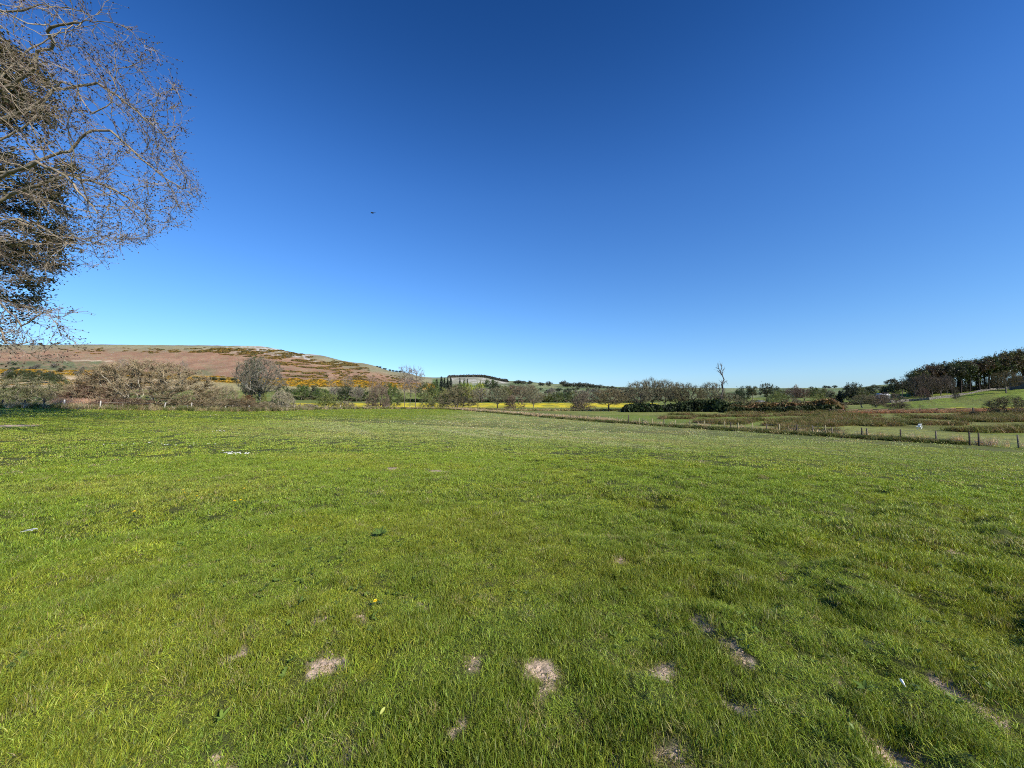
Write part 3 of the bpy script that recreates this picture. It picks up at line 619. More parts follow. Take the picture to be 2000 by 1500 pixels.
# belt of trees across the valley, left half
for k, (px, top, Y, w, kind, c, lab) in enumerate([
 (553, 752, 340, 34, 'leafy', MGR, 'dark green tree in the valley belt just right of the round tree'), (572, 757, 350, 30, 'tall', GRY, 'grey bare tree in the valley belt above the left end of the yellow meadow'),
 (588, 750, 330, 34, 'leafy', GRN, 'green tree in the valley belt above the yellow meadow left end'), (604, 752, 350, 34, 'leafy', (.09, .10, .05), 'grey-green tree in the belt left of the dark round evergreen'),
 (616, 751, 400, 15, 'leafy', DGR, 'small dark round evergreen in front of the orange gorse'), (628, 757, 330, 34, 'leafy', GRN, 'mid green tree in the belt above the spreading green willow'),
 (648, 735, 360, 24, 'tall', GRY, 'pale grey bare tree in the belt rising against the gorse'), (658, 755, 350, 34, 'round', GRY, 'wide grey bare tree in the belt right of the pale one'),
 (679, 733, 370, 26, 'tall', (.26, .22, .19), 'slender bare tree in the belt against the pink fellside'), (676, 752, 340, 34, 'leafy', DGR, 'dark green ivy-covered tree in the belt below the slender bare tree'),
 (696, 755, 335, 30, 'round', GRY, 'low grey tree in the belt left of the pair of green trees'), (706, 751, 345, 30, 'leafy', MGR, 'green tree in the belt just left of the dense brown shrub'),
 (726, 733, 330, 34, 'tall', (.33, .22, .19), 'pinkish bare tree behind the dense brown shrub'), (745, 740, 340, 34, 'tall', (.30, .22, .18), 'pinkish bare tree between brown shrub and alders'),
 (762, 747, 350, 36, 'leafy', GRN, 'green tree behind and left of the alders'), (829, 745, 380, 40, 'leafy', (.12, .14, .05), 'olive tree behind and right of the alders'),
 (848, 743, 385, 26, 'leafy', GRN, 'green tree left of the dark spruces'), (905, 745, 390, 28, 'leafy', LGR, 'lime green tree right of the dark spruces'), (917, 748, 380, 22, 'leafy', LIM, 'bright lime tree behind the leaning willow'),
 (935, 746, 390, 32, 'leafy', LIM, 'brightest yellow-green tree in the middle of the valley belt'), (892, 749, 370, 30, 'leafy', GRN, 'mid green tree directly below the spruces right end'),
 (940, 757, 350, 46, 'round', GRY, 'wide grey bare tree above the yellow meadow'), (957, 739, 410, 30, 'stand', (.09, .14, .04), 'tall fresh green tree group top left of the grey hill end'), (968, 744, 405, 22, 'stand', DGR, 'tall dark tree beside the fresh green one'),
 (985, 753, 380, 34, 'leafy', (.14, .14, .05), 'olive tree behind the round willow with visible trunk'), (1000, 752, 390, 34, 'round', (.27, .20, .14), 'brown bare tree right of the round willow'),
 (1018, 752, 385, 34, 'round', (.26, .20, .14), 'brown bare tree above the low brown shrub'), (1034, 750, 395, 30, 'round', (.28, .24, .16), 'tan bare tree behind the second willow'),
 (1056, 767, 340, 26, 'round', (.25, .21, .15), 'low brown tree right of the second willow'), (1071, 767, 335, 22, 'leafy', (.13, .15, .04), 'small olive tree standing on the yellow meadow far edge'),
 (1089, 764, 325, 28, 'leafy', (.07, .10, .03), 'dark green tree with short trunk on the yellow meadow far edge'), (1104, 766, 340, 22, 'leafy', MGR, 'small green tree right of the dark one on the meadow edge'),
 (1108, 757, 420, 20, 'stand', DGR, 'dark narrow tree behind the meadow edge'), (1120, 764, 345, 24, 'leafy', (.13, .14, .05), 'olive tree left of the two brown field willows'), (1078, 757, 430, 24, 'round', GRY, 'grey bare tree behind the meadow edge trees'),
 (1135, 762, 400, 34, 'round', (.26, .22, .16), 'brown bare tree behind the left brown field willow'), (1160, 757, 420, 38, 'round', (.25, .23, .18), 'grey-brown tree between the two field willows'),
 (1215, 757, 400, 44, 'round', (.24, .21, .15), 'wide brown tree right behind the rich brown field willow'), (1225, 764, 330, 34, 'round', (.22, .20, .12), 'low olive tree between field willow and tall group')]):
    tree(kind, px, top, Y, w, c, lab, 'tree', bark=B2)
for k, (px, top, w, lab) in enumerate([(853, 738, 12, 'leftmost and lowest of the dark spruces'), (862, 734, 15, 'tallest dark spruce, second from the left'), (868, 737, 13, 'third dark spruce from the left'), (874, 736, 13, 'dark spruce in the middle of the row'), (880, 735, 14, 'dark spruce at the right end of the tight row'),
      (898, 737, 9, 'small spruce right of the tight row, left of the three'), (906, 738, 9, 'small spruce standing right of the tight row, middle of three'), (913, 738, 8, 'small spruce at the right end of the three'), (938, 742, 9, 'small spruce above the brightest lime tree'), (997, 750, 7, 'lone small dark spruce on the pasture edge right of centre')]):
    tree('conifer', px, top, 430 + k * 4, w * 1.6, (.030, .040, .026), lab, 'spruce_tree', group='dark spruces in the valley', bark=B3, cat='tree')
# willows standing along the far side of the pasture
tree('round', 972, 756, 160, 46, (.25, .23, .14), 'round grey-green willow with a visible forked trunk before the yellow meadow', 'willow_tree', bark=B3)
tree('bush', 1006, 770, 157, 44, (.25, .18, .13), 'low brown shrub between the two willows of the yellow meadow', 'bush')
tree('round', 1041, 755, 160, 42, (.26, .23, .14), 'second round willow with forked trunk before the yellow meadow', 'willow_tree', bark=B2)
tree('bush', 1146, 763, 148, 66, (.26, .21, .15), 'left grey-brown willow of the pair at the end of the yellow meadow', 'willow_bush', cat='bush', bark=B3)
tree('round', 1190, 758, 132, 70, (.23, .18, .10), 'rich brown round willow with a leaning V-shaped trunk', 'willow_tree', bark=B3)
for px, top, Y, w, lab in ((1247, 744, 134, 62, 'leftmost bare tree of the tall group behind the dark hedge'), (1272, 739, 138, 58, 'tallest bare tree of the group behind the dark hedge'), (1299, 741, 136, 52, 'middle bare tree of the group behind the dark hedge'),
      (1322, 746, 139, 46, 'pale bare tree right of the middle of the group'), (1345, 750, 133, 64, 'dense round tree with black limbs near the hedge middle'), (1390, 746, 140, 52, 'sparse grey bare tree left of the dead tree'), (1422, 766, 138, 50, 'low brown bare tree right of the dead tree')):
    tree('round', px, top, Y, w, (.25, .22, .14) if px != 1345 else (.20, .17, .09), lab, 'tree', bark=B3, group='bare trees behind the dark hedge')
tree('dead', 1410, 709, 130, 100, (.20, .17, .15), 'gaunt dead tree with broken top rising above the dark hedge', 'dead_tree', bark=(.10, .085, .075), cat='tree')
# right of the dead tree
for px, top, Y, w, kind, c, lab in [
 (1443, 760, 260, 24, 'leafy', DGR, 'small dark tree right of the dead tree'), (1455, 753, 270, 36, 'leafy', (.06, .075, .035), 'flat-topped dark tree left of the umbrella-shaped one'), (1470, 752, 262, 18, 'stand', (.09, .10, .04), 'narrow olive tree beside the flat-topped dark one'),
 (1497, 746, 265, 28, 'stand', (.055, .075, .035), 'umbrella-shaped dark tree above the white shed'), (1514, 753, 262, 24, 'stand', (.07, .09, .04), 'dark narrow tree right of the umbrella-shaped one'), (1527, 760, 250, 28, 'leafy', (.10, .12, .04), 'olive tree below the narrow dark one'),
 (1550, 757, 300, 44, 'round', (.22, .15, .12), 'wide dark brown bare wood edge left part'), (1570, 758, 300, 38, 'round', (.24, .16, .12), 'wide reddish bare wood edge right part'), (1556, 751, 420, 10, 'small', GRY, 'small tree top poking over the brown wood edge'),
 (1597, 756, 280, 34, 'leafy', (.09, .11, .03), 'dark green tree above the pale green willow'), (1622, 762, 240, 26, 'leafy', (.09, .09, .05), 'grey-green tree left of the dark red bush'),
 (1625, 775, 215, 20, 'bush', (.10, .06, .05), 'dark red-brown round bush on the pasture'), (1658, 752, 230, 36, 'leafy', (.04, .05, .03), 'big dark tree, left half, before the skyline'), (1670, 746, 228, 36, 'leafy', (.055, .065, .035), 'big dark tree, tallest part, before the skyline'),
 (1684, 757, 222, 26, 'leafy', (.11, .12, .04), 'golden-olive tree on the right flank of the big dark tree'), (1640, 762, 235, 20, 'conifer', (.03, .035, .02), 'small dark conifer left of the big dark tree'),
 (1714, 753, 300, 44, 'leafy', (.035, .05, .015), 'dark rounded evergreen left of the white-roofed shed'), (1735, 752, 300, 22, 'leafy', (.08, .13, .02), 'bright green tree above the white-roofed shed'),
 (1748, 744, 262, 24, 'leafy', (.06, .07, .03), 'dark tree at the low end of the wood'), (1763, 742, 258, 26, 'stand', (.06, .065, .035), 'loose dark tree next to the low end of the wood'),
 (1503, 770, 168, 26, 'green_bush', (.16, .20, .05), 'light green young willow in front of the white shed'), (1520, 764, 166, 50, 'green_bush', (.17, .20, .055), 'light green willow right of the white shed'),
 (1545, 778, 150, 56, 'bush', (.26, .21, .14), 'low brown shrub in front of the bare wood edge'), (1460, 780, 150, 70, 'bush', (.24, .20, .12), 'low olive-brown scrub right behind the dead tree foot'),
 (1600, 766, 165, 50, 'green_bush', (.18, .20, .06), 'pale green willow left of the dark red bush'), (1563, 783, 160, 34, 'bush', (.20, .16, .13), 'low grey scrub left of the pale green willow'), (1625, 784, 140, 52, 'bush', (.25, .19, .13), 'low brown shrub behind the left end of the rail fence'),
 (1684, 770, 122, 42, 'round', (.24, .21, .12), 'small willow with forked trunk behind the rail fence, left one'), (1711, 770, 122, 44, 'round', (.22, .16, .12), 'small reddish-topped tree with pale trunk behind the rail fence'),
 (1738, 766, 150, 60, 'bush', (.22, .17, .12), 'wide brown shrub behind the two small rail fence trees'), (1757, 787, 108, 44, 'bush', (.16, .13, .08), 'dark tangled bush where the rail fence bends'),
 (1797, 790, 100, 14, 'tall', (.20, .18, .10), 'thin sapling on the rushy ground'), (1905, 801, 76, 22, 'bush', (.15, .12, .08), 'small dark shrub by the rusty gate'),
 (1972, 773, 78, 74, 'bush', (.22, .19, .10), 'solitary spreading bare bush near the right edge'),
 (1800, 757, 232, 26, 'bush', (.20, .13, .10), 'small brown bush below the wood by the field wall'), (1866, 758, 200, 12, 'bush', (.16, .13, .09), 'tiny dark bush on the wall line'),
 (1966, 724, 215, 50, 'round', (.16, .12, .06), 'brown bare tree beside the grey barn')]:
    tree(kind, px, top, Y, w, c, lab, 'bush' if 'bush' in kind and 'willow' not in lab else 'tree', bark=B2 if kind != 'round' else (.22, .19, .15))
# the wood on the hill at the right: every tree of its own
gW = np.random.default_rng(4)
skyW = lambda p: np.interp(p, [1770, 1790, 1815, 1840, 1862, 1885, 1905, 1930, 1955, 1980, 2010, 2100], [742, 724, 712, 708, 704, 702, 700, 694, 689, 683, 681, 676])
where = ['left end', 'left end', 'left part', 'left part', 'middle', 'middle', 'right part', 'right part', 'right end', 'right end']
k = 0; ORD = 'first second third fourth fifth sixth seventh eighth ninth tenth eleventh twelfth thirteenth fourteenth fifteenth sixteenth seventeenth eighteenth nineteenth twentieth'.split()
for row, (Y, dx, off) in enumerate(((262, 17, 0), (276, 19, 8), (292, 21, 3))):
    p = 1786 + off; kk = 0
    while p < 2060:
        t_ = skyW(p) + gW.uniform(-5, 7) + row * 1.5; c = [(.080, .062, .035), (.060, .080, .026), (.095, .098, .030), (.085, .056, .032), (.045, .050, .025)][gW.integers(0, 5)]
        tone = {.080: 'brown', .060: 'dark green', .095: 'olive', .085: 'russet', .045: 'blackish'}[c[0]]
        seg = where[min(9, int((p - 1786) / 27))]; rowt = ['front row', 'second row', 'back row'][row]
        tree('stand' if p > 1812 else 'leafy', p, t_, Y, gW.uniform(34, 52), c, '%s tall-trunked tree, %s from the left in the %s of the hilltop wood' % (tone, ORD[kk], rowt), 'tree', group='trees of the hilltop wood', bark=(.05, .04, .035)); k += 1; kk += 1
        p += dx * gW.uniform(.8, 1.2)
for p in np.arange(1782, 2050, 13):        # shrubs under the wood
    tree('green_bush', p, np.interp(p, [1782, 1850, 1920, 2050], [735, 742, 738, 726]) + gW.uniform(-4, 4), 268, 26, (.05, .048, .028), 'dark undershrub between the trunks of the wood', 'bush', group='undershrubs of the hilltop wood')
for p in (1790, 1806, 1822, 1838, 1850):
    tree('round', p, 732 + gW.uniform(-3, 5), 245, 26, (.17, .13, .10), 'grey-brown bare tree along the edge of the wood', 'tree', group='bare trees along the wood edge', bark=(.2, .17, .13))
# skyline and hillside trees far off
gF = np.random.default_rng(9)
FAR = [(1006, 6), (1012, 8), (1018, 7), (1023, 7), (1035, 8), (1056, 7), (1060, 6), (1072, 10), (1101, 12), (1108, 9), (1114, 8), (1121, 9), (1127, 8), (1133, 10), (1139, 9), (1146, 10), (1152, 8), (1158, 8), (1165, 7), (1172, 8), (1180, 6), (1188, 6), (1196, 7), (1203, 5), (1211, 5), (1218, 6), (1227, 5), (1236, 5), (1512, 4), (1585, 5), (1612, 6), (1620, 5), (1631, 6), (1733, 7), (1745, 11)]
for p, hh in FAR:
    Y = 1560; top = float(tablerow(p, Y)) - hh; lab = 'small dark skyline tree right of the grey hill' if p < 1300 else 'tiny dark tree on the skyline right of the dead tree'
    if p in (1101, 1072): lab = {1101: 'largest round tree on the far skyline', 1072: 'lone round tree on the bare stretch of far skyline'}[p]
    tree('small', p, top, Y, hh * 1.5, (.09, .095, .07), lab, 'tree', group='trees on the far skyline')
for k in range(70):                         # hedgerow trees over the far pastures
    p = gF.uniform(1000, 1330); Y = gF.uniform(620, 1350); hh = 5 + gF.uniform(0, 3) * 900 / Y
    tree('small', p, float(tablerow(p, Y)) - hh, Y, hh * gF.uniform(1.2, 1.9), [(.09, .10, .06), (.14, .12, .09), (.07, .09, .05)][k % 3], 'small round hedgerow tree on the far green pastures', 'tree', group='hedgerow trees on the far pastures')
for k in range(26):
    p = gF.uniform(1440, 1760); Y = gF.uniform(420, 900); hh = 5 + gF.uniform(1, 4)
    tree('small', p, float(tablerow(p, Y)) - hh, Y, hh * gF.uniform(1.3, 2.2), [(.10, .11, .05), (.15, .12, .08), (.06, .08, .04)][k % 3], 'small round tree on the low hill past the dead tree', 'tree', group='trees on the low right hill')
for p, Y, hh, w in ((75, 640, 22, 46), (108, 620, 20, 30), (40, 660, 24, 44), (95, 655, 18, 36), (15, 650, 20, 30), (58, 600, 14, 26)):
    tree('leafy', p, float(tablerow(p, Y)) - hh, Y, w, (.07, .09, .035), 'dark green tree at the left foot of the fell', 'tree', group='dark trees at the foot of the fell')
for k in range(34):
    p = gF.uniform(0, 230); Y = gF.uniform(720, 1050); hh = gF.uniform(4, 9)
    tree('small', p, float(tablerow(p, Y)) - hh, Y, hh * 1.4, [(.12, .12, .08), (.20, .18, .15), (.06, .09, .04)][k % 3], 'small hedgerow tree in the green fields under the left fell', 'tree', group='small trees under the left fell')
for k in range(30):
    p = gF.uniform(370, 470) if k < 14 else gF.uniform(735, 800); Y = 760 if k < 14 else 1350; hh = gF.uniform(4, 8) if k < 14 else gF.uniform(2, 4)
    if k >= 14: tt = float(tablerow(p, 1590)) - hh; Y = 1590
    else: tt = float(tablerow(p, Y)) - hh
    tree('small', p, tt, Y, hh * 1.8, (.08, .10, .045), 'small dark tree above the gorse at the fell foot' if k < 14 else 'dark shrub on the falling right-hand crest of the fell', 'tree', group='trees above the gorse' if k < 14 else 'shrubs on the fell crest')
for k in range(16):
    p = gF.uniform(20, 135); tree('small', p, float(tablerow(p, 1600)) - gF.uniform(1.5, 3.5), 1600, 5, (.08, .10, .05), 'tiny dark tree on the far left skyline', 'tree', group='tiny trees on the left skyline')

# ---------------------------------------------------------------- hedges, gorse, rushes (ground cover)
def lumps(n, seed, size=.16, spikes=0):
    g = np.random.default_rng(seed); v = g.normal(0, 1, (n, 3)); v /= np.linalg.norm(v, axis=1)[:, None]; v *= g.uniform(.55, 1, (n, 1)) ** .5; v[:, 2] = np.abs(v[:, 2]) * .9
    V, F = quads(v * .5, size, g, .2, 1.1); return V, F, vcolr(n, 4, g, .6, 1.4, .12)
M_scrub = leafmat('scrub_leaves', (1, 1, 1), trans=.2, rough=.6, spec=.2, inst=True)
def lump_src(n, m, size): return [mk('piece', *lumps(m, 300 + s, size)[:2], M_scrub, lumps(m, 300 + s, size)[2], link=False) for s in range(n)]
def place_band(pts, name, cols, h, w, label, cat, jitter=.3, srcs=None, g=gF, smin=.6, smax=1.4):
    pts = np.asarray(pts, float); n = len(pts); z = H(pts[:, 0], pts[:, 1]); s = g.uniform(smin, smax, n)
    if cat == 'hedge': s = s * (.55 + .95 * vnoise(pts[:, 0] / 4.5, pts[:, 1] / 20, 3))
    c = np.array(cols)[g.integers(0, len(cols), n)] * g.uniform(.75, 1.25, (n, 1))
    rot = np.stack([np.zeros(n), np.zeros(n), g.uniform(0, 6.28, n)], 1); srcs = srcs or lump_src(4, 90, .34)
    o = gn_scatter(name, np.stack([pts[:, 0], pts[:, 1], z - .05 * h], 1), g.integers(0, len(srcs), n), rot, np.stack([s * w, s * w, s * h], 1), c, srcs)
    return tag(o, label, cat, kind='stuff')
def hillpts(n, pxr, rows, thr, sc=(26, 2.2), seed=0):
    """points on the fell whose image row lies between two curves, clumped by noise"""
    out = []; g = np.random.default_rng(seed)
    while len(out) < n and g.random() > 1e-6:
        p = g.uniform(*pxr); lo, hi = np.interp(p, *rows[0]), np.interp(p, *rows[1]); r = g.uniform(lo, hi)
        if vnoise(p / sc[0], r / sc[1] + p * .02, seed) * .65 + vnoise(p / sc[0] * 2.7, r / sc[1] * 2.2, seed + 1) * .35 < thr: continue
        Ys = np.geomspace(450, 1590, 60); rr = tablerow(np.full(60, p), Ys); Y = np.interp(-r, -rr, Ys); out.append((lateral(p, r) * Y, Y))
    return np.array(out)
ORG = [(.50, .29, .02), (.58, .35, .03), (.38, .22, .03), (.16, .13, .03), (.22, .16, .04)]
OLB = [(.20, .15, .055), (.26, .17, .06), (.15, .14, .05), (.34, .22, .05)]
lowc = ([0, 200, 350, 460, 600, 700, 850], [721, 723, 731, 738, 741, 744, 750]); lowd = ([0, 200, 350, 460, 600, 700, 850], [730, 732, 742, 749, 757, 757, 759])
band1 = hillpts(7500, (0, 850), (lowc, lowd), .47, (26, 1.4), 5)
place_band(band1, 'gorse_scrub', ORG, 3.2, 5.5, 'band of orange-yellow flowering gorse along the foot of the fell', 'gorse')
band2 = np.vstack([hillpts(2600, (330, 700), (([330, 400, 500, 560, 640, 700], [684, 679, 682, 684, 702, 713]), ([330, 400, 500, 560, 640, 700], [688, 690, 698, 704, 713, 716])), .50, (20, 2.2), 6),
    hillpts(900, (540, 720), (([540, 720], [706, 719]), ([540, 720], [712, 730])), .52, (30, 2), 7), hillpts(420, (550, 640), (([550, 640], [724, 728]), ([550, 640], [736, 740])), .5, (24, 2), 8), hillpts(260, (650, 790), (([650, 790], [722, 735]), ([650, 790], [741, 748])), .5, (12, 2), 9), hillpts(120, (110, 330), (([110, 330], [679, 680]), ([110, 330], [690, 690])), .62, (14, 2), 10)])
place_band(band2, 'dark_gorse_patches', OLB, 4.0, 8.0, 'olive-brown gorse patches over the upper fellside', 'gorse')
band3 = hillpts(420, (0, 350), (([0, 350], [737, 745]), ([0, 350], [752, 754])), .55, (30, 1.2), 12)
place_band(band3, 'gorse_streaks', ORG, 1.8, 5.0, 'thin streaks of orange gorse in the pale straw grassland at left', 'gorse')
def plantation():
    g = np.random.default_rng(21); out = []
    for _ in range(420):
        p = g.uniform(876, 990); r0 = np.interp(p, [876, 950, 990], [2150, 2150, 1900]); Y = r0 - g.uniform(0, 90); out.append((lateral(p, 740) * Y, Y))
    return np.array(out)
place_band(plantation(), 'distant_wood', [(.06, .07, .05), (.09, .085, .06)], 20, 12, 'thin far-off wood along the crest of the grey hill', 'wood', srcs=lump_src(3, 60, .4))
def line_pts(px0, px1, Y0, Y1, n, wid, g):
    t = g.uniform(0, 1, n); p = px0 + (px1 - px0) * t; Y = Y0 + (Y1 - Y0) * t + g.uniform(-wid, wid, n); return np.stack([lateral(p, 790) * Y, Y], 1)
g = np.random.default_rng(33)
# dark bramble hedge under the bare trees: a dense bank of leaves
place_band(np.vstack([line_pts(1222, 1432, 127, 122, 900, 3.0, g), line_pts(1400, 1450, 120, 118, 260, 2.6, g)]), 'bramble_hedge', [(.030, .045, .016), (.022, .030, .014), (.045, .07, .022)], 4.4, 3.2, 'black-green bramble hedge under the group of bare trees', 'hedge', srcs=lump_src(4, 150, .26), g=g)
place_band(line_pts(1425, 1622, 116, 106, 900, 3.0, g), 'brown_hedge', [(.17, .115, .045), (.13, .10, .035), (.20, .12, .06), (.07, .085, .025)], 4.0, 3.2, 'long rusty-brown bramble hedge right of the dead tree', 'hedge', srcs=lump_src(4, 150, .26), g=g)
place_band(line_pts(1425, 1628, 111.5, 101.5, 420, 1.0, g), 'hedge_skirt', [(.035, .05, .018), (.05, .06, .02)], 2.6, 2.4, 'dark green leafy foot along the front of the rusty hedge', 'hedge', srcs=lump_src(4, 150, .26), g=g)
place_band(line_pts(545, 840, 345, 400, 500, 8, g), 'belt_undergrowth', [(.08, .11, .035), (.14, .13, .07), (.06, .07, .03)], 4.5, 6, 'green and grey undergrowth along the valley tree belt left of centre', 'undergrowth', g=g)
place_band(line_pts(840, 1250, 405, 380, 600, 8, g), 'valley_undergrowth', [(.07, .10, .035), (.14, .12, .08), (.06, .07, .03)], 4.5, 6, 'grey-green undergrowth along the valley tree belt right of centre', 'undergrowth', g=g)
place_band(line_pts(375, 545, 130, 130, 300, 5, g), 'left_hedge', [(.07, .10, .03), (.16, .13, .07), (.05, .06, .025)], 2.2, 3.4, 'dark hedge line behind the pole and the round tree', 'hedge', g=g)
place_band(line_pts(62, 180, 120, 130, 130, 5, g), 'low_left_hedge', [(.05, .08, .02), (.03, .05, .018)], 2.0, 4.0, 'low dark green hedge below the small dark tree at left', 'hedge', g=g)
place_band(line_pts(1440, 1740, 215, 215, 420, 6, g), 'mid_hedges', [(.07, .08, .035), (.15, .12, .07)], 2.4, 4, 'brown-green hedge line across the pastures right of the dead tree', 'hedge', g=g)
# tall grass and rushes
M_tall = leafmat('dry_grass_blade', (1, 1, 1), trans=.25, rough=.6, spec=.2, inst=True)
tus = [piece(70, .22, .42, .014, 80 + s, seg=2, lean=.55, dry=.2, mat=M_tall, dryc=np.array([.7, .75, .45])) for s in range(4)]
def tufts(name, xy, cols, label, cat, hs=(.7, 1.3), ws=(.8, 1.3), g=g):
    xy = np.asarray(xy); n = len(xy); z = H(xy[:, 0], xy[:, 1]); c = np.array(cols)[g.integers(0, len(cols), n)] * g.uniform(.7, 1.3, (n, 1)); hh = g.uniform(*hs, n); w = g.uniform(*ws, n)
    o = gn_scatter(name, np.stack([xy[:, 0], xy[:, 1], z], 1), g.integers(0, 4, n), np.stack([g.normal(0, .12, n), g.normal(0, .12, n), g.uniform(0, 6.28, n)], 1), np.stack([w, w, hh], 1), c, [o.copy() for o in tus])
    return tag(o, label, cat, kind='stuff')
def along(pl, n, lo, hi, g, t0=0, t1=1):
    seg = np.linalg.norm(np.diff(pl, axis=0), axis=1); cum = np.concatenate([[0], np.cumsum(seg)]); t = g.uniform(t0, t1, n) * cum[-1]; i = np.clip(np.searchsorted(cum, t) - 1, 0, len(seg) - 1)
    f = ((t - cum[i]) / seg[i])[:, None]; d = np.diff(pl, axis=0)[i] / seg[i][:, None]; p = pl[i] * (1 - f) + pl[i + 1] * f; o = g.uniform(lo, hi, n)[:, None]; return p + np.stack([d[:, 1], -d[:, 0]], 1) * o
FL = FENCE[1:]
tufts('fence_bank_grass', (lambda a: a[vnoise(a[:, 0] * .28 + a[:, 1] * .3, a[:, 1] * .1, 5) > .36])(along(FL, 5200, -.9, 1.0, g)), [(.09, .13, .03), (.06, .09, .022), (.16, .19, .06), (.30, .27, .13)], 'rank green grass along the right wire fence, coloured dark for its shaded bank', 'grass', (.35, 1.1), (1.2, 2.4))  # shade of the bank face is put into the dark tuft colours
tufts('dry_reeds', np.vstack([along(FL, 1500, .3, 3.4, g, .42, 1.0), along(FL, 160, .3, 1.8, g, .05, .45)]), [(.50, .39, .24), (.58, .49, .32), (.34, .27, .14)], 'pale straw-pink dry reeds and dead grass along the fence towards the alders', 'reeds', (.9, 1.9), (1.0, 2.0))
xy = []
gr_ = np.random.default_rng(44)
while len(xy) < 2300:
    p = gr_.uniform(1290, 2080); Y = gr_.uniform(44, 118); x = lateral(p, 810) * Y
    if inpoly(np.array([x]), np.array([Y]), POLY)[0] or polydist(np.array([x]), np.array([Y]), FL)[0] < 5: continue
    r_ = float(rowof((H0(x, Y) - EYE) / Y))
    if r_ < 806 or r_ > 852 - max(0, 1700 - p) * .03: continue
    if vnoise(x / 9.0, Y / 6.5, 61) * .6 + vnoise(x / 3.1, Y / 2.4, 62) * .4 < np.interp(r_, [806, 815, 835, 852], [.53, .545, .60, .70]) - (p > 1850) * .05 + .16 * max(0, min(1, (1520 - p) / 200)): continue
    xy.append((x, Y))
tufts('rush_tussocks', xy, [(.20, .165, .07), (.14, .15, .045), (.24, .175, .09), (.15, .17, .05)], 'brown and olive rush tussocks scattered over the wet pasture beyond the fence', 'rushes', (1.0, 1.9), (2.2, 4.2))
tufts('left_reeds', line_pts(110, 262, 53, 56, 1100, 1.6, g), [(.52, .36, .26), (.60, .48, .36), (.38, .22, .16)], 'pinkish dry reeds in front of the broad bare willow', 'reeds', (1.4, 3.2), (1.2, 2.2))
tufts('field_edge_grass', along(EDGE, 3600, -1.8, .6, g), [(.30, .26, .13), (.14, .17, .05), (.45, .38, .25), (.09, .12, .035)], 'long pale grass along the left and far edges of the meadow', 'grass', (.7, 1.9), (1.2, 2.2))
tufts('far_fence_reeds', line_pts(880, 1300, 150, 140, 1500, 4, g), [(.45, .38, .22), (.30, .26, .12), (.16, .18, .06)], 'straw-coloured grass line along the fence before the yellow meadow', 'grass', (.8, 1.8), (1.6, 3.0))
tufts('gate_reeds', line_pts(1640, 2060, 95, 84, 900, 2.2, g), [(.36, .18, .11), (.30, .20, .12), (.42, .28, .18)], 'rusty red sedge along the rail fence on the right', 'sedge', (.9, 1.7), (1.6, 3.0))
# yellow and white flower specks over the far left of the meadow
fl_xy = []
for cx_, cy_, sx_, n_ in ((458, 888, 16, 26), (488, 818, 30, 40), (425, 843, 10, 14), (730, 805, 22, 12), (350, 840, 120, 50), (250, 812, 80, 30), (340, 870, 60, 16)):
    for _ in range(n_):
        q = hit(cx_ + gr_.normal(0, sx_), cy_ + gr_.normal(0, 1.6 if n_ < 30 else 4))
        if q and inpoly(np.array([q[0]]), np.array([q[1]]), POLY)[0]: fl_xy.append((q[0], q[1], cx_))
fl_xy = np.array(fl_xy); zz = H(fl_xy[:, 0], fl_xy[:, 1]); n = len(fl_xy)
v_, f_ = quads(gr_.normal(0, 1, (9, 3)) * [.02, .02, .006] + [0, 0, .075], .035, gr_, .9); fs = mk('piece', v_, f_, M_tall, np.ones((len(v_), 3)), link=False)
cc = np.where((np.isin(fl_xy[:, 2], (458, 425, 340)))[:, None], [[.85, .85, .78]], [[.62, .58, .06]])
o = gn_scatter('meadow_flowers', np.stack([fl_xy[:, 0], fl_xy[:, 1], zz], 1), np.zeros(n, int), np.zeros((n, 3)), np.full((n, 3), 1.0) * gr_.uniform(.45, .9, (n, 1)), cc, [fs]); tag(o, 'specks of white daisies and yellow flowers over the far left meadow', 'flowers', kind='stuff')
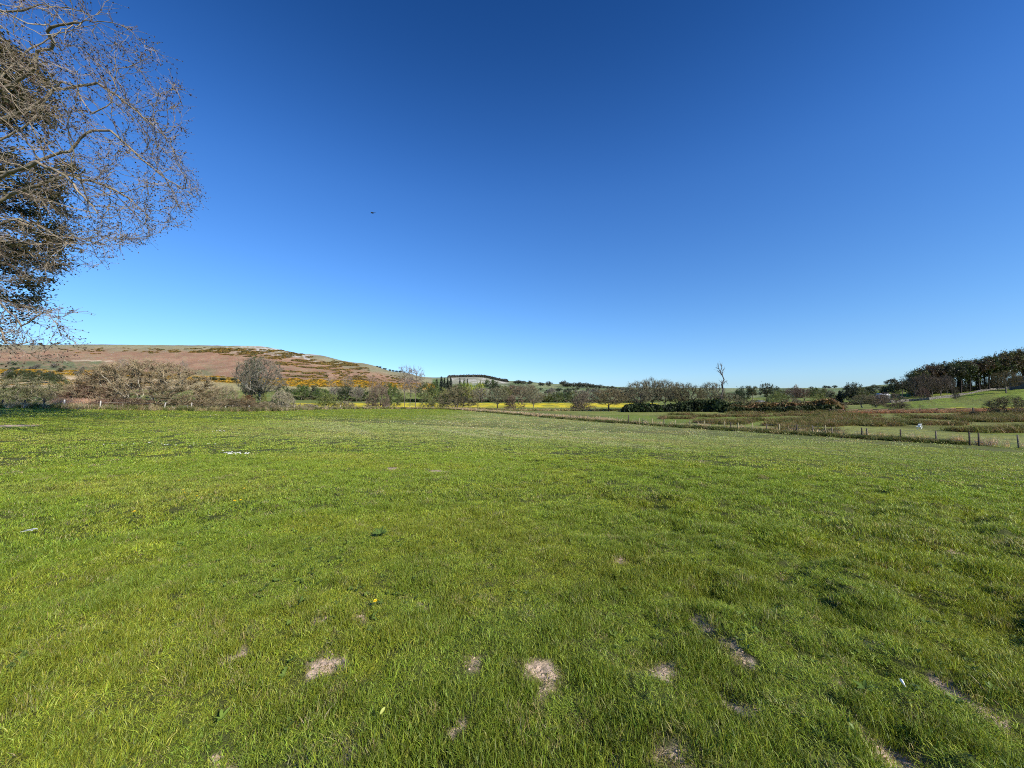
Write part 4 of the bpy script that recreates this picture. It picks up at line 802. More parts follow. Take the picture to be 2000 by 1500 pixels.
# ---------------------------------------------------------------- the big bare tree reaching in from the left
def limb_path(pts, Y0, Y1):
    n = len(pts); Y = np.linspace(Y0, Y1, n); q = np.array([P(a, b, y) for (a, b), y in zip(pts, Y)]); out = [q[0]]
    for a, b in zip(q[:-1], q[1:]):
        m = max(1, int(np.linalg.norm(b - a) / .30)); out += [a + (b - a) * t / m for t in range(1, m + 1)]
    return np.array(out)
def big_tree():
    g = np.random.default_rng(77); gz_ = float(H(np.array([-27.]), np.array([17.]))[0])
    nodes = [np.array([-27, 17, gz_ - .2 + t]) for t in np.arange(0, 15, .3)]; par = list(range(-1, len(nodes) - 1))
    limbs = [([(-150,90),(-60,30),(0,12),(45,8),(75,-2),(130,8),(170,18)], 17.5, 16, 12.5), ([(-190,230),(-60,200),(30,170),(80,140),(88,104),(113,95),(115,80),(107,64),(135,57),(178,50)], 17, 15.5, 9.5),
      ([(-200,250),(-80,230),(0,150),(60,95),(120,60),(200,40),(250,60)], 18, 18.5, 10), ([(-200,330),(-60,290),(40,235),(90,170),(112,140),(145,150),(152,172),(170,200),(200,188),(216,150),(204,120)], 17, 16.5, 8.5),
      ([(-200,420),(-60,370),(0,342),(28,330),(62,322),(100,345),(140,372),(180,430)], 16.5, 14.5, 7), ([(-190,380),(-40,350),(60,318),(132,294),(155,270),(172,250),(202,246),(235,272),(290,318),(350,352)], 17.5, 16.5, 7.5),
      ([(-180,330),(-20,270),(70,225),(120,190),(160,194),(205,190),(250,215),(300,262),(345,300)], 19, 18, 8), ([(-180,520),(-40,450),(30,425),(80,440),(130,470),(190,470)], 17, 15, 5.5),
      ([(-190,480),(-50,400),(60,365),(150,330),(220,350),(290,392)], 19, 19, 6.5), ([(-200,640),(-60,600),(-10,640),(20,672),(60,690)], 15.5, 14.5, 3.2), ([(-200,620),(-60,560),(0,600),(50,640),(95,612),(128,604)], 16.5, 15.5, 4)]
    for pts, Y0, Y1, hz in limbs:
        q = limb_path(pts, Y0, Y1); q = q + np.cumsum(g.normal(0, .035, q.shape), 0)
        a = min(int(hz / .3), 48); A = nodes[a]; B = q[0]; m = max(2, int(np.linalg.norm(B - A) / .35)); p = a
        for t in range(1, m):
            nodes.append(A + (B - A) * t / m + g.normal(0, .04, 3)); par.append(p); p = len(nodes) - 1
        for v in q: nodes.append(v); par.append(p); p = len(nodes) - 1
    att = egg(15000, g, (-25, 17, EYE + 10.3), (12.2, 8.5, 9.0), shell=.25, low=1.0); d = att - np.array([-25, 17, EYE + 10.3]); low = d[:, 2] < 0
    att[low, 0] = -25 + d[low, 0] * (1 - .42 * (d[low, 2] / -9) ** 1.5)
    px = 1000 + FPX * att[:, 0] / att[:, 1]; att = att[(px > -330)]; att = att[g.uniform(0, 1, len(att)) < .50]
    pr = rowof((att[:, 2] - EYE) / att[:, 1]); px = 1000 + FPX * att[:, 0] / att[:, 1]       # keep to the outline of the crown: drawn in below, widest at two thirds
    att = att[px < np.interp(pr, [-300, 30, 80, 130, 200, 250, 330, 375, 440, 480, 520, 550, 575, 600], [215, 225, 275, 310, 345, 350, 370, 395, 355, 255, 190, 120, 10, -80])]
    m = fbm(att[:, 0] * 1.0 + 9, att[:, 2] + att[:, 1] * .6, 2.2, 91, 2) > .37; att = att[m]
    sp = np.array([P(g.uniform(-80, 150), g.uniform(596, 705), g.uniform(14, 16.5)) for _ in range(230)]); r = (sp[:, 0] / sp[:, 1] * FPX + 1000); sp = sp[r < 150]
    att = np.vstack([att, sp])
    N_, Pp = colonize(att, nodes, par0=par, step=.20, infl=2.2, kill=.40, iters=90, seed=3, grav=-.03, jit=.30, cap=30000)
    rad = radii(N_, Pp, .0088, 2.08); rad = np.minimum(rad, .42); i = np.where(Pp >= 0)[0]; big = rad[i] > .035
    e = empty('bare_tree', (-27, 17, gz_)); tag(e, 'huge bare spreading tree with crooked silvery branches and swelling buds filling the top left', 'tree')
    org = np.array([-27, 17, gz_])
    def C_(n, per, c): return vcolr(n, per, g, .8, 1.2, .04) * np.array(c)
    V, F = tubes(N_[Pp[i[big]]] - org, N_[i[big]] - org, np.minimum(rad[Pp[i[big]]], rad[i[big]] * 1.25), rad[i[big]], 7)
    mk('trunk', V, F, M_hero, C_(big.sum(), 14, (.24, .195, .13)), parent=e, smooth=True)
    s = i[~big]; V, F = tubes(N_[Pp[s]] - org, N_[s] - org, np.minimum(rad[Pp[s]], rad[s] * 1.3), rad[s], 3)
    o = mk('branches', V, F, M_hero, C_(len(s), 6, (.27, .215, .15)), parent=e); o['kind'] = 'stuff'
    p0, p1, p2 = twigs(N_, Pp, rad, g, 4, .62, .8, .06, thr=.0135, bend=.32); n = len(p0); parts = []
    k = g.uniform(0, 1, n) < .62; p0, p1, p2 = p0[k], p1[k], p2[k]; n = len(p0)
    for a, b, r0, r1 in ((p0, p1, .0062, .0048), (p1, p2, .0048, .0034)):
        v, f = tubes(a - org, b - org, np.full(n, r0), np.full(n, r1), 3); parts.append((v, f, C_(n, 6, (.31, .25, .18))))
    v, f, c = join(parts); o = mk('twigs', v, f, M_hero, c, parent=e); o['kind'] = 'stuff'
    b = np.concatenate([p2, (p1 + p2)[g.uniform(0, 1, n) < .5] / 2, p1[g.uniform(0, 1, n) < .35]]) - org; b = b[g.uniform(0, 1, len(b)) < .8]
    v, f = quads(b + g.normal(0, .012, b.shape), .075, g, .1, 1.0); v2, f2 = quads(b, .065, g, .1, 1.0); v, f, c = join([(v, f, vcolr(len(b), 4, g, .6, 1.4, .1) * np.array((.09, .05, .04))), (v2, f2, vcolr(len(b), 4, g, .6, 1.4, .1) * np.array((.07, .06, .03)))])
    o = mk('buds', v, f, M_leaf, c, parent=e); o['kind'] = 'stuff'; print('big tree', len(N_), n, len(b))
M_hero = plain('pale_bark', (1, 1, 1), .8, .35, 6, vcol=True, spec=.3)
big_tree()
def dark_tree():
    g = np.random.default_rng(78); bx, by = -39., 26.; gz_ = float(H(np.array([bx]), np.array([by]))[0]); c = np.array([-38.2, 25.5, EYE + 13.5])
    att = egg(1500, g, c, (10.4, 8.0, 13.5), shell=.35); low = att[:, 2] < c[2]; att[low, 0] = c[0] + (att[low, 0] - c[0]) * (1 - .60 * np.abs((att[low, 2] - c[2]) / 13.5) ** 1.5)
    m = (fbm(att[:, 0] + 3, att[:, 2] * 1.6, 2.6, 93, 2) > .42) & (att[:, 2] > gz_ + 3.2); att = att[m]; pr = rowof((att[:, 2] - EYE) / att[:, 1]); px = 1000 + FPX * att[:, 0] / att[:, 1]; att = att[px < np.interp(pr, [0, 60, 180, 260, 350, 440, 500, 555, 585, 640, 680], [20, 55, 85, 105, 140, 152, 135, 125, 50, 20, -20])]
    roots = [(bx, by, gz_ - .2 + t) for t in np.arange(0, 20, .5)]
    N_, Pp = colonize(att, roots, step=.45, infl=5, kill=.9, seed=5, jit=.3, iters=90); rad = np.minimum(radii(N_, Pp, .014, 2.3), .5); i = np.where(Pp >= 0)[0]; org = np.array([bx, by, gz_])
    e = empty('evergreen_tree', (bx, by, gz_)); tag(e, 'tall dark brownish-green leafy tree behind the bare one at the left edge', 'tree')
    V, F = tubes(N_[Pp[i]] - org, N_[i] - org, np.minimum(rad[Pp[i]], rad[i] * 1.3), rad[i], 5); mk('trunk', V, F, M_hero, vcolr(len(i), 10, g, .8, 1.2, .04) * np.array((.20, .16, .11)), parent=e)
    k = np.where(rad < .05)[0]; k = g.choice(k, 5200); cl = N_[k] + g.normal(0, .35, (5200, 3)) * [1, 1, .5]
    q = np.repeat(cl, 24, 0) + g.normal(0, .28, (5200 * 24, 3)) * [1, 1, .42]; V, F = quads(q - org, .17, g, .7, 1.2)
    base = np.where((g.uniform(0, 1, 5200) < .35)[:, None], [[.14, .105, .04]], [[.06, .062, .026]]); base = np.repeat(base, 24 * 4, 0) * vcolr(5200 * 24, 4, g, .6, 1.5, .12)
    o = mk('foliage', V, F, M_leaf, base, parent=e); o['kind'] = 'stuff'
dark_tree()

# ---------------------------------------------------------------- small built things
def boxes(L):
    """list of (centre, size, rotation matrix or None, taper)"""
    V, F, o = [], [], 0
    for c, s, m, tp in L:
        v = np.array([(x, y, z) for z in (-.5, .5) for x, y in ((-.5, -.5), (.5, -.5), (.5, .5), (-.5, .5))], float); v[4:, :2] *= tp; v *= np.array(s)
        if m is not None: v = v @ np.array(m).T
        V.append(v + np.array(c)); F += [[o + a for a in q] for q in ((0, 3, 2, 1), (4, 5, 6, 7), (0, 1, 5, 4), (1, 2, 6, 5), (2, 3, 7, 6), (3, 0, 4, 7))]; o += 8
    return np.concatenate(V), np.array(F)
def rot(ax, a): return np.array(Matrix.Rotation(a, 3, ax))
M_post = plain('weathered_post', (.17, .14, .10), .9, .35, 25, bump=.6)
M_newpost = plain('fresh_post', (.30, .26, .14), .85, .25, 25, bump=.4)
M_darkpost = plain('dark_post', (.085, .065, .05), .9, .3, 20, bump=.6)
M_palepost = plain('pale_grey_post', (.46, .43, .38), .9, .25, 25, bump=.4)
M_wire = plain('galvanised_wire', (.45, .45, .45), .4, .1, 10, metal=.7)
PM = {}
def post_mesh(w, h, mat, key):
    if key not in PM:
        V, F = boxes([((0, 0, h / 2 - .15), (w, w, h + .3), None, .92), ((0, 0, h + .018), (w * .9, w * .9, .036), None, .35)]); PM[key] = mk('post', V, F, mat, link=False).data
    return PM[key]
def fence(name, label, posts, w, h, mats, wires=(.35, .65, .95), wr=.006):
    """posts: x, y, key, height factor, lean"""
    x0, y0 = posts[0][:2]; z0 = float(H(np.array([x0]), np.array([y0]))[0]); e = empty(name, (x0, y0, z0)); tag(e, label, 'fence'); tops = []
    for i, (x, y, key, hf, ln) in enumerate(posts):
        z = float(H(np.array([x]), np.array([y]))[0]); j = posts[min(i + 1, len(posts) - 1)]; k = posts[max(i - 1, 0)]
        o = bpy.data.objects.new('post', post_mesh(w, h, mats[key], name + str(key))); COL.objects.link(o); o.parent = e; o.location = (x - x0, y - y0, z - z0)
        o.rotation_euler = (ln, ln * .6, math.atan2(j[1] - k[1], j[0] - k[0])); o.scale = (hf if hf > 1.1 else 1, hf if hf > 1.1 else 1, hf); tops.append((x - x0, y - y0, z - z0))
    T = np.array(tops)
    for wz in wires:
        a, b = T[:-1] + [0, 0, wz * h], T[1:] + [0, 0, wz * h]; m = (a + b) / 2 - [0, 0, .02]; V, F = tubes(np.vstack([a, m]), np.vstack([m, b]), np.full(2 * len(a), wr), np.full(2 * len(a), wr), 4)
        mk('wire', V, F, M_wire, parent=e)
    return e
def on_line(pl, px):
    t = np.linspace(0, 1, 4000); seg = np.linalg.norm(np.diff(pl, axis=0), axis=1); cum = np.concatenate([[0], np.cumsum(seg)]) / seg.sum()
    x = np.interp(t, cum, pl[:, 0]); y = np.interp(t, cum, pl[:, 1]); r = 1000 + FPX * x / np.maximum(y, 1); k = np.argmin(np.abs(r - px)); return float(x[k]), float(y[k])
gp = np.random.default_rng(5)
mats = {'w': M_post, 'n': M_newpost, 'd': M_darkpost, 'p': M_palepost}
pl = [(870,'w',.9),(885,'w',.9),(899,'w',.9),(914,'w',.9),(928,'w',.9),(943,'w',.9),(957,'w',.95),(970,'w',.9),(984,'w',.95),(997,'w',.9),(1011,'w',.95),(1025,'w',.95),(1039,'w',.95),(1054,'w',.95),(1069,'w',.95),(1083,'w',.95),(1099,'w',.95),(1115,'w',1),(1132,'w',.95),(1147,'w',1),(1170,'n',1),(1189,'n',1),(1205,'w',1),
  (1227,'d',1.38),(1248,'n',1),(1255,'w',1),(1273,'n',1.02),(1296,'w',1),(1318,'n',.95),(1346,'n',1.0),(1375,'n',1.05),(1414,'n',1.05),(1426,'d',1.02),(1440,'n',.98),(1468,'n',1.0),(1496,'w',1),(1520,'n',1),(1554,'d',1.02),(1585,'w',1),(1610,'n',1.08),(1623,'w',.9),(1680,'d',1),(1691,'w',.95),(1756,'d',1),(1825,'w',1),(1890,'d',1.05),(1908,'d',1.0),(1985,'w',1),(2090,'w',1)]
fence('wire_fence', 'long post-and-wire fence crossing the right side between meadow and rushy pasture', [(*on_line(FENCE[1:], p - 0), k, h, gp.normal(0, .035)) for p, k, h in pl], .095, 1.05, mats)
for p, dx in ((1256, 1.5), (1346, 2.1)):       # slanting struts against two posts
    x, y = on_line(FENCE[1:], p); z = float(H(np.array([x]), np.array([y]))[0]); d = np.array([18, -34]) / 38.5
    V, F = tubes(np.array([[0, 0, .75]]), np.array([[d[0] * dx, d[1] * dx, .02]]), np.array([.045]), np.array([.045]), 8); o = mk('brace', V, F, M_newpost); o.location = (x, y, z)
    tag(o, 'pale slanting strut leaning on the fence just right of the big dark post' if p == 1256 else 'pale slanting strut leaning on the fence halfway along its bright posts', 'fence strut')
EL = EDGE[::-1]
lp = [(6,'d',.9),(50,'d',.9),(72,'d',.55),(88,'d',1.15),(107,'w',.8),(127,'p',1.05),(160,'w',.8),(197,'p',1.05),(240,'w',.8),(321,'p',1.1),(366,'p',.8),(374,'p',1.12)] + [(q, 'p' if i % 3 == 0 else 'w', .8 + .15 * (i % 2)) for i, q in enumerate(range(441, 850, 15))]
fence('field_edge_fence', 'low old fence of grey posts along the left and far edge of the meadow', [(*on_line(EL, p), k, h, gp.normal(0, .06)) for p, k, h in lp], .12, 1.1, mats, wires=(.5, .9))
# rail fence on the wet pasture
def rail_fence():
    pp = [(1621, 97), (1647, 96), (1675, 95), (1703, 94), (1734, 93), (1765, 92), (1797, 91), (1830, 90), (1866, 89), (1902, 88)]; x0 = lateral(1621, 810) * 97; y0 = 97; z0 = float(H(np.array([x0]), np.array([97.]))[0])
    e = empty('rail_fence', (x0, y0, z0)); tag(e, 'brown rail fence with thick posts beyond the rushes on the right', 'fence'); T = []
    V, F = boxes([((0, 0, .4), (.20, .20, 1.2), None, .95)]); me = mk('post', V, F, M_rail, link=False).data
    for p, Y in pp:
        x = lateral(p, 810) * Y; z = float(H(np.array([x]), np.array([float(Y)]))[0]); o = bpy.data.objects.new('post', me); COL.objects.link(o); o.parent = e; o.location = (x - x0, Y - y0, z - z0); o.rotation_euler = (0, 0, -.1); T.append((x - x0, Y - y0, z - z0))
    for a, b in zip(T[:-1], T[1:]):
        a, b = Vector(a) + Vector((0, -.13, .82)), Vector(b) + Vector((0, -.13, .82)); d = b - a; V, F = boxes([((0, 0, 0), (d.length + .1, .06, .16), None, 1)])
        o = mk('rail', V, F, M_rail, parent=e); o.location = (a + b) / 2; o.rotation_euler = d.to_track_quat('X', 'Z').to_euler()
M_rail = plain('brown_rail', (.17, .105, .07), .9, .3, 10, bump=.4)
rail_fence()
fp = [(1096, 149), (1106, 148), (1118, 147), (1129, 146), (1140, 146), (1152, 145), (1163, 144), (1176, 143), (1201, 141), (1215, 140), (1050, 152), (1062, 151), (1074, 151), (1085, 150), (1020, 153), (1035, 153)]
fp.sort(); fence('far_wire_fence', 'small distant fence of thin dark posts in front of the yellow meadow', [(lateral(p, 797) * Y, Y, 'd' if p > 1090 else 'w', 1, 0) for p, Y in fp], .16, 1.15, mats, wires=(.9,))
# rusty gate standing in the sedge
def gate():
    Y = 84; x = lateral(1921, 815) * Y; z = float(H(np.array([x]), np.array([float(Y)]))[0]); e = empty('field_gate', (x, Y, z)); tag(e, 'rusty reddish sheet gate between two stubby posts in the sedge at right', 'gate')
    for sx in (-2.2, 2.6): V, F = boxes([((0, 0, .55), (.2, .2, 1.3), None, .9)]); o = mk('post', V, F, M_darkpost, parent=e); o.location = (sx, 0, 0)
    for k in range(5): V, F = boxes([((.2, 0, .2 + k * .19), (4.5, .04, .13), None, 1)]); mk('bar', V, F, M_rust, parent=e)
M_rust = plain('rusty_red_bars', (.34, .15, .09), .9, .35, 6)
gate()
# utility pole
def pole():
    Y = 150.; x = lateral(412, 780) * Y; z = float(H(np.array([x]), np.array([Y]))[0]); zt = float(zat(756, Y)); h = zt - z
    e = empty('utility_pole', (x, Y, z)); tag(e, 'pale wooden utility pole with a short crossarm left of the round bare tree', 'pole')
    V, F = tubes(np.array([[0, 0, -.3]]), np.array([[0, 0, h]]), np.array([.17]), np.array([.12]), 10); mk('pole', V, F, M_palepost, parent=e)
    V, F = boxes([((0, 0, h - .35), (1.8, .12, .14), None, 1)]); mk('crossarm', V, F, M_palepost, parent=e)
    for sx in (-.75, 0, .75): V, F = tubes(np.array([[sx, 0, h - .28]]), np.array([[sx, 0, h - .08]]), np.array([.05]), np.array([.03]), 8); mk('insulator', V, F, M_white, parent=e)
M_white = plain('white_plastic', (.78, .78, .74), .45, .08, 10, spec=.5)
pole()
# white garden chair lying tipped over
def chair():
    q = hit(1795, 843); x, y = q; z = float(H(np.array([x]), np.array([y]))[0]); e = empty('garden_chair', (x, y, z)); e.rotation_euler = (0, 0, .35)
    tag(e, 'white plastic garden chair tipped over on the grass beyond the wire fence', 'chair'); L = Matrix.Rotation(R(62), 4, 'Y'); sc = .66
    def part(nm, bx):
        V, F = boxes(bx); V = V * sc; V = V @ np.array(L.to_3x3()).T; V[:, 2] += .42; V[:, 0] -= .1; return mk(nm, V, F, M_white, parent=e)
    part('seat', [((0, 0, .42), (.50, .48, .05), None, 1)])
    for k in range(5): part('slat', [((-.27 - .045, -.18 + k * .09, .66), (.025, .05, .44), rot('Y', -.2), 1)])
    part('back_frame', [((-.37, 0, .90), (.04, .50, .07), rot('Y', -.2), 1), ((-.245, 0, .46), (.04, .48, .06), rot('Y', -.2), 1)])
    for sy in (-1, 1): part('armrest', [((-.03, sy * .26, .64), (.50, .06, .035), None, 1)]); 
    for sx in (-1, 1):
        for sy in (-1, 1): part('leg', [((sx * .23, sy * .23, .22 if sx < 0 else .32), (.06, .06, .46 if sx < 0 else .64), rot('Y', sx * -.14), 1)])
chair()
# buildings
M_stone = plain('grey_stone_wall', (.09, .085, .078), .95, .4, 1.2, bump=.8)
M_slate = plain('slate_roof', (.17, .165, .165), .7, .2, 2)
M_wwall = plain('whitewashed_wall', (.78, .77, .74), .8, .06, 2)
M_wroof = plain('pale_sheet_roof', (.62, .64, .66), .5, .1, 1)
M_unlit = plain('unlit_opening', (.02, .02, .022), .6, .1, 2)  # near-black slabs stand in for the unlit inside of window openings
M_greyd = plain('grey_door', (.12, .13, .14), .7, .2, 3)
def house(name, label, px, Y, L, D, hw, hr, rz, wall, roof, opens, dz=0):
    x = lateral(px, 760) * Y; z = float(H(np.array([x]), np.array([float(Y)]))[0]) + dz; e = empty(name, (x, Y, z), rz); tag(e, label, 'building')
    a, b = L / 2, D / 2; V = np.array([(-a, -b, -1), (a, -b, -1), (a, b, -1), (-a, b, -1), (-a, -b, hw), (a, -b, hw), (a, b, hw), (-a, b, hw), (-a, 0, hw + hr), (a, 0, hw + hr)], float)
    F = [(0, 1, 5, 4), (2, 3, 7, 6)]; me = bpy.data.meshes.new('wall'); me.from_pydata([tuple(v) for v in V], [], F + [(1, 2, 6, 9, 5), (3, 0, 4, 8, 7)]); me.materials.append(wall); o = bpy.data.objects.new('wall', me); COL.objects.link(o); o.parent = e
    ov = .3; s = hr / b
    for sg in (-1, 1):
        v = np.array([(-a - ov, sg * (b + ov), hw - s * ov + .03), (a + ov, sg * (b + ov), hw - s * ov + .03), (a + ov, 0, hw + hr + .03), (-a - ov, 0, hw + hr + .03)]); v2 = v + [0, 0, .12]
        mk('roof', np.vstack([v, v2]), np.array([(0, 1, 2, 3), (7, 6, 5, 4), (0, 4, 5, 1), (1, 5, 6, 2), (2, 6, 7, 3), (3, 7, 4, 0)]), roof, parent=e)
    for nm, side, u, w_, z0, z1 in opens:
        m = M_greyd if nm == 'door' else M_unlit; fr = .12
        if side == 'f': L_ = [((u, -b - .012, (z0 + z1) / 2), (w_, .05, z1 - z0), None, 1)]; L2 = [((u, -b - .05, z1 + .06), (w_ + .3, .12, .12), None, 1), ((u - w_ / 2 - .06, -b - .03, (z0 + z1) / 2), (.12, .08, z1 - z0), None, 1), ((u + w_ / 2 + .06, -b - .03, (z0 + z1) / 2), (.12, .08, z1 - z0), None, 1)]
        else: L_ = [((-a - .012, u, (z0 + z1) / 2), (.05, w_, z1 - z0), None, 1)]; L2 = [((-a - .05, u, z1 + .06), (.12, w_ + .3, .12), None, 1)]
        V_, F_ = boxes(L_); o = mk(nm, V_, F_, m, parent=e); V_, F_ = boxes(L2); mk('frame', V_, F_, roof, parent=o)
house('stone_barn', 'grey stone barn with pale slate roof at the right edge under the wood', 1996, 236, 13, 8, 4.8, 2.6, .55, M_stone, M_slate, [('door', 'f', -2, 2.4, -.2, 2.8), ('window', 'f', 3, 1.0, 1.6, 2.6), ('window', 's', 0, .9, 2.6, 3.6)], .3)
house('white_shed', 'small white shed with grey roof under the umbrella-shaped tree', 1484, 235, 4.4, 3.2, 1.9, .9, .2, M_wwall, M_slate, [('door', 'f', 1.1, .9, 0, 1.7), ('window', 'f', -.9, .8, .8, 1.5)], .1)
house('white_roofed_shed', 'low shed with a bright white roof below the dark rounded evergreen', 1723, 262, 6.2, 4.2, 2.2, 1.1, -.25, M_wwall, M_wroof, [('door', 'f', 1.4, 1.0, 0, 1.8), ('window', 'f', -1.2, 1.3, .9, 1.7)], .2)
# dry stone walls
M_wallst = plain('field_wall_stone', (.17, .155, .13), .95, .4, 1.5, vcol=True, bump=.5)
def stonewall(pts, label, h=1.2, dark=1.0, seed=0):
    g = np.random.default_rng(seed); W_ = np.array([q for q in (hit(a, b, 600) for a, b in pts) if q]); B = []
    seg = np.linalg.norm(np.diff(W_, axis=0), axis=1); cum = np.concatenate([[0], np.cumsum(seg)]); n = int(cum[-1] / .5); t = (np.arange(n) + .5) * cum[-1] / n
    x = np.interp(t, cum, W_[:, 0]); y = np.interp(t, cum, W_[:, 1]); z = H0(x, y); x0, y0, z0 = x[0], y[0], z[0]; an = np.arctan2(np.gradient(y), np.gradient(x)); hn = fbm(t, t * 0, 9, seed + 3)
    for i in range(n):
        hh = h * (.45 + 1.0 * hn[i]); 
        for k in range(max(1, int(hh / .28))):
            B.append(((x[i] - x0 + g.normal(0, .05), y[i] - y0 + g.normal(0, .05), z[i] - z0 + .1 + k * .28), (.6 * g.uniform(.75, 1.1), .55 - .05 * k, .31 * g.uniform(.8, 1.1)), rot('Z', an[i] + g.normal(0, .1)), g.uniform(.8, 1)))
    V, F = boxes(B); c = np.repeat(g.uniform(.55, 1.5, (len(B), 1)) * np.ones((1, 3)) * dark, 8, 0); e = empty('dry_stone_wall', (x0, y0, z0)); tag(e, label, 'wall', kind='thing'); o = mk('stones', V, F, M_wallst, c, parent=e); o['kind'] = 'stuff'
stonewall([(1690, 789), (1740, 787), (1775, 784), (1815, 781), (1850, 777), (1880, 772), (1910, 766), (1945, 761), (1985, 758), (2040, 753), (2100, 748)], 'broken pale dry stone wall slanting up across the green slope on the right', 1.5, 1.1, 3)
stonewall([(1808, 766), (1835, 764), (1862, 762.5), (1900, 760), (1935, 758), (1960, 757), (2000, 753), (2050, 749)], 'dark dry stone wall along the top of the slope below the wood', 1.9, .5, 4)
# crow in flight
def bird():
    c = P(728, 416, 62); e = empty('crow', c); tag(e, 'black crow gliding high over the meadow in the open sky', 'bird'); M = plain('black_feathers', (.012, .012, .015), .5, .2, 20)
    th = np.linspace(0, 2 * np.pi, 10, endpoint=False); rings = [(-.30, .012, 0), (-.22, .05, .01), (-.08, .08, 0), (.06, .085, 0), (.15, .055, .015), (.20, .045, .025), (.245, .035, .03), (.30, .006, .02)]
    V = np.array([(x, r * math.cos(t), dz + r * .85 * math.sin(t)) for x, r, dz in rings for t in th]); n = 10; F = [(k * n + i, k * n + (i + 1) % n, (k + 1) * n + (i + 1) % n, (k + 1) * n + i) for k in range(len(rings) - 1) for i in range(n)]
    mk('body', V, np.array(F), M, parent=e, smooth=True)
    for sg in (-1, 1):
        out = [(.10, .0), (.14, .22), (.06, .44), (-.10, .60), (-.06, .50), (-.16, .46), (-.12, .38), (-.20, .30), (-.16, .15), (-.14, .0)]
        V = np.array([(x, sg * (.05 + y), .03 + .06 * y) for x, y in out] + [(x, sg * (.05 + y), .015 + .06 * y) for x, y in out]); m = len(out)
        me = bpy.data.meshes.new('wing'); me.from_pydata([tuple(v) for v in V], [], [tuple(range(m)), tuple(range(2 * m - 1, m - 1, -1))] + [(i, (i + 1) % m, m + (i + 1) % m, m + i) for i in range(m)]); me.materials.append(M); o = bpy.data.objects.new('wing', me); COL.objects.link(o); o.parent = e
    V, F = boxes([((-.36, 0, .0), (.20, .12, .015), None, 1)]); mk('tail', V, F, M, parent=e); V, F = boxes([((.315, 0, .015), (.06, .02, .02), None, .5)]); mk('beak', V, F, M, parent=e); e.rotation_euler = (-.36, .05, math.pi * .97); e.scale = (1.2,) * 3
bird()
# ---------------------------------------------------------------- small things in the near grass
M_yel = plain('yellow_petals', (.85, .62, .02), .6, .15, 60); M_stem = plain('green_stem', (.20, .26, .06), .6, .2, 40); M_quill = plain('white_feather', (.85, .85, .82), .6, .06, 40); M_wleaf = plain('weed_leaf', (.075, .12, .025), .8, .3, 30, spec=.08); M_dleaf = plain('fallen_leaf', (.40, .42, .10), .6, .2, 30)
gd = np.random.default_rng(8); D_L = {}
def head_mesh():
    V, F = [], []
    for ring, (n, r, zt) in enumerate(((16, .022, .004), (14, .017, .010), (10, .010, .014))):
        for i in range(n):
            a = i * 6.283 / n + ring * .2; c, s = math.cos(a), math.sin(a); w = .0045; b = len(V)
            V += [(c * .003 - s * w * .5, s * .003 + c * w * .5, 0), (c * .003 + s * w * .5, s * .003 - c * w * .5, 0), (c * r + s * w, s * r - c * w, zt), (c * r - s * w, s * r + c * w, zt)]; F.append((b, b + 1, b + 2, b + 3))
    return mk('flower_head', np.array(V), np.array(F), M_yel, link=False).data
hm_ = head_mesh(); sv, sf = tubes(np.array([[0, 0, -.03]]), np.array([[0, 0, .06]]), np.array([.002]), np.array([.002]), 6); sm_ = mk('stem', sv, sf, M_stem, link=False).data
for px, py, lab in [(360, 966, 'upper of the two touching dandelions left of centre'), (358, 973, 'lower of the two touching dandelions left of centre'), (387, 979, 'dandelion just right of the touching pair'), (456, 991, 'left flower of the dandelion pair set close side by side'), (467, 990, 'right flower of the dandelion pair set close side by side'), (479, 962, 'dandelion above the side-by-side pair'),
   (265, 1011, 'dandelion left of the touching pair, lower down'), (352, 946, 'dandelion above the touching pair'), (139, 915, 'lone dandelion far out on the left meadow'), (735, 1184, 'nearest lone dandelion, low in the middle foreground'), (937, 916, 'lone dandelion near the middle of the meadow'), (555, 939, 'lone small dandelion between left and centre'), (175, 872, 'smallest most distant dandelion at left'), (722, 948, 'small dandelion left of the middle one')]:
    x, y = hit(px, py); z = float(H(np.array([x]), np.array([y]))[0]); e = empty('dandelion', (x, y, z + .01), gd.uniform(0, 6)); tag(e, lab, 'flower', 'dandelions in the meadow'); s = .9 if py < 1100 else .7
    for nm, me, zz in (('flower_head', hm_, .06), ('stem', sm_, 0)):
        o = bpy.data.objects.new(nm, me); COL.objects.link(o); o.parent = e; o.location = (0, 0, zz); o.scale = (s, s, s if nm != 'stem' else 1)
    e.rotation_euler[0] = -.25
def feather(px, py, L, rz, lab):
    x, y = hit(px, py); z = float(H(np.array([x]), np.array([y]))[0]) + .055; t = np.linspace(0, 1, 8); w = L * .17 * np.sin(np.pi * (t * .9 + .08)) ** .7; V = []
    for i in range(8): V += [(t[i] * L, -w[i], .012 * math.sin(3 * t[i]) + .004), (t[i] * L, 0, .012 * math.sin(3 * t[i]) + .010), (t[i] * L, w[i], .012 * math.sin(3 * t[i]) + .002)]
    F = [(i * 3 + k, i * 3 + 3 + k, i * 3 + 4 + k, i * 3 + 1 + k) for i in range(7) for k in (0, 1)]; e = empty('feather', (x, y, z), rz); e.rotation_euler[0] = -.35; tag(e, lab, 'feather')
    mk('vane', np.array(V), np.array(F), M_quill, parent=e); V, F = tubes(np.array([[-L * .25, 0, .0]]), np.array([[L * .9, 0, .014]]), np.array([.0018]), np.array([.0008]), 6); mk('quill', V, F, M_quill, parent=e)
feather(44, 1050, .085, .3, 'white feather lying in the grass at left, left one of two'); feather(55, 1048, .075, .5, 'white feather lying in the grass at left, right one of two'); feather(1768, 1368, .04, 1.2, 'small pale feather in the grass by the long bare groove at lower right')
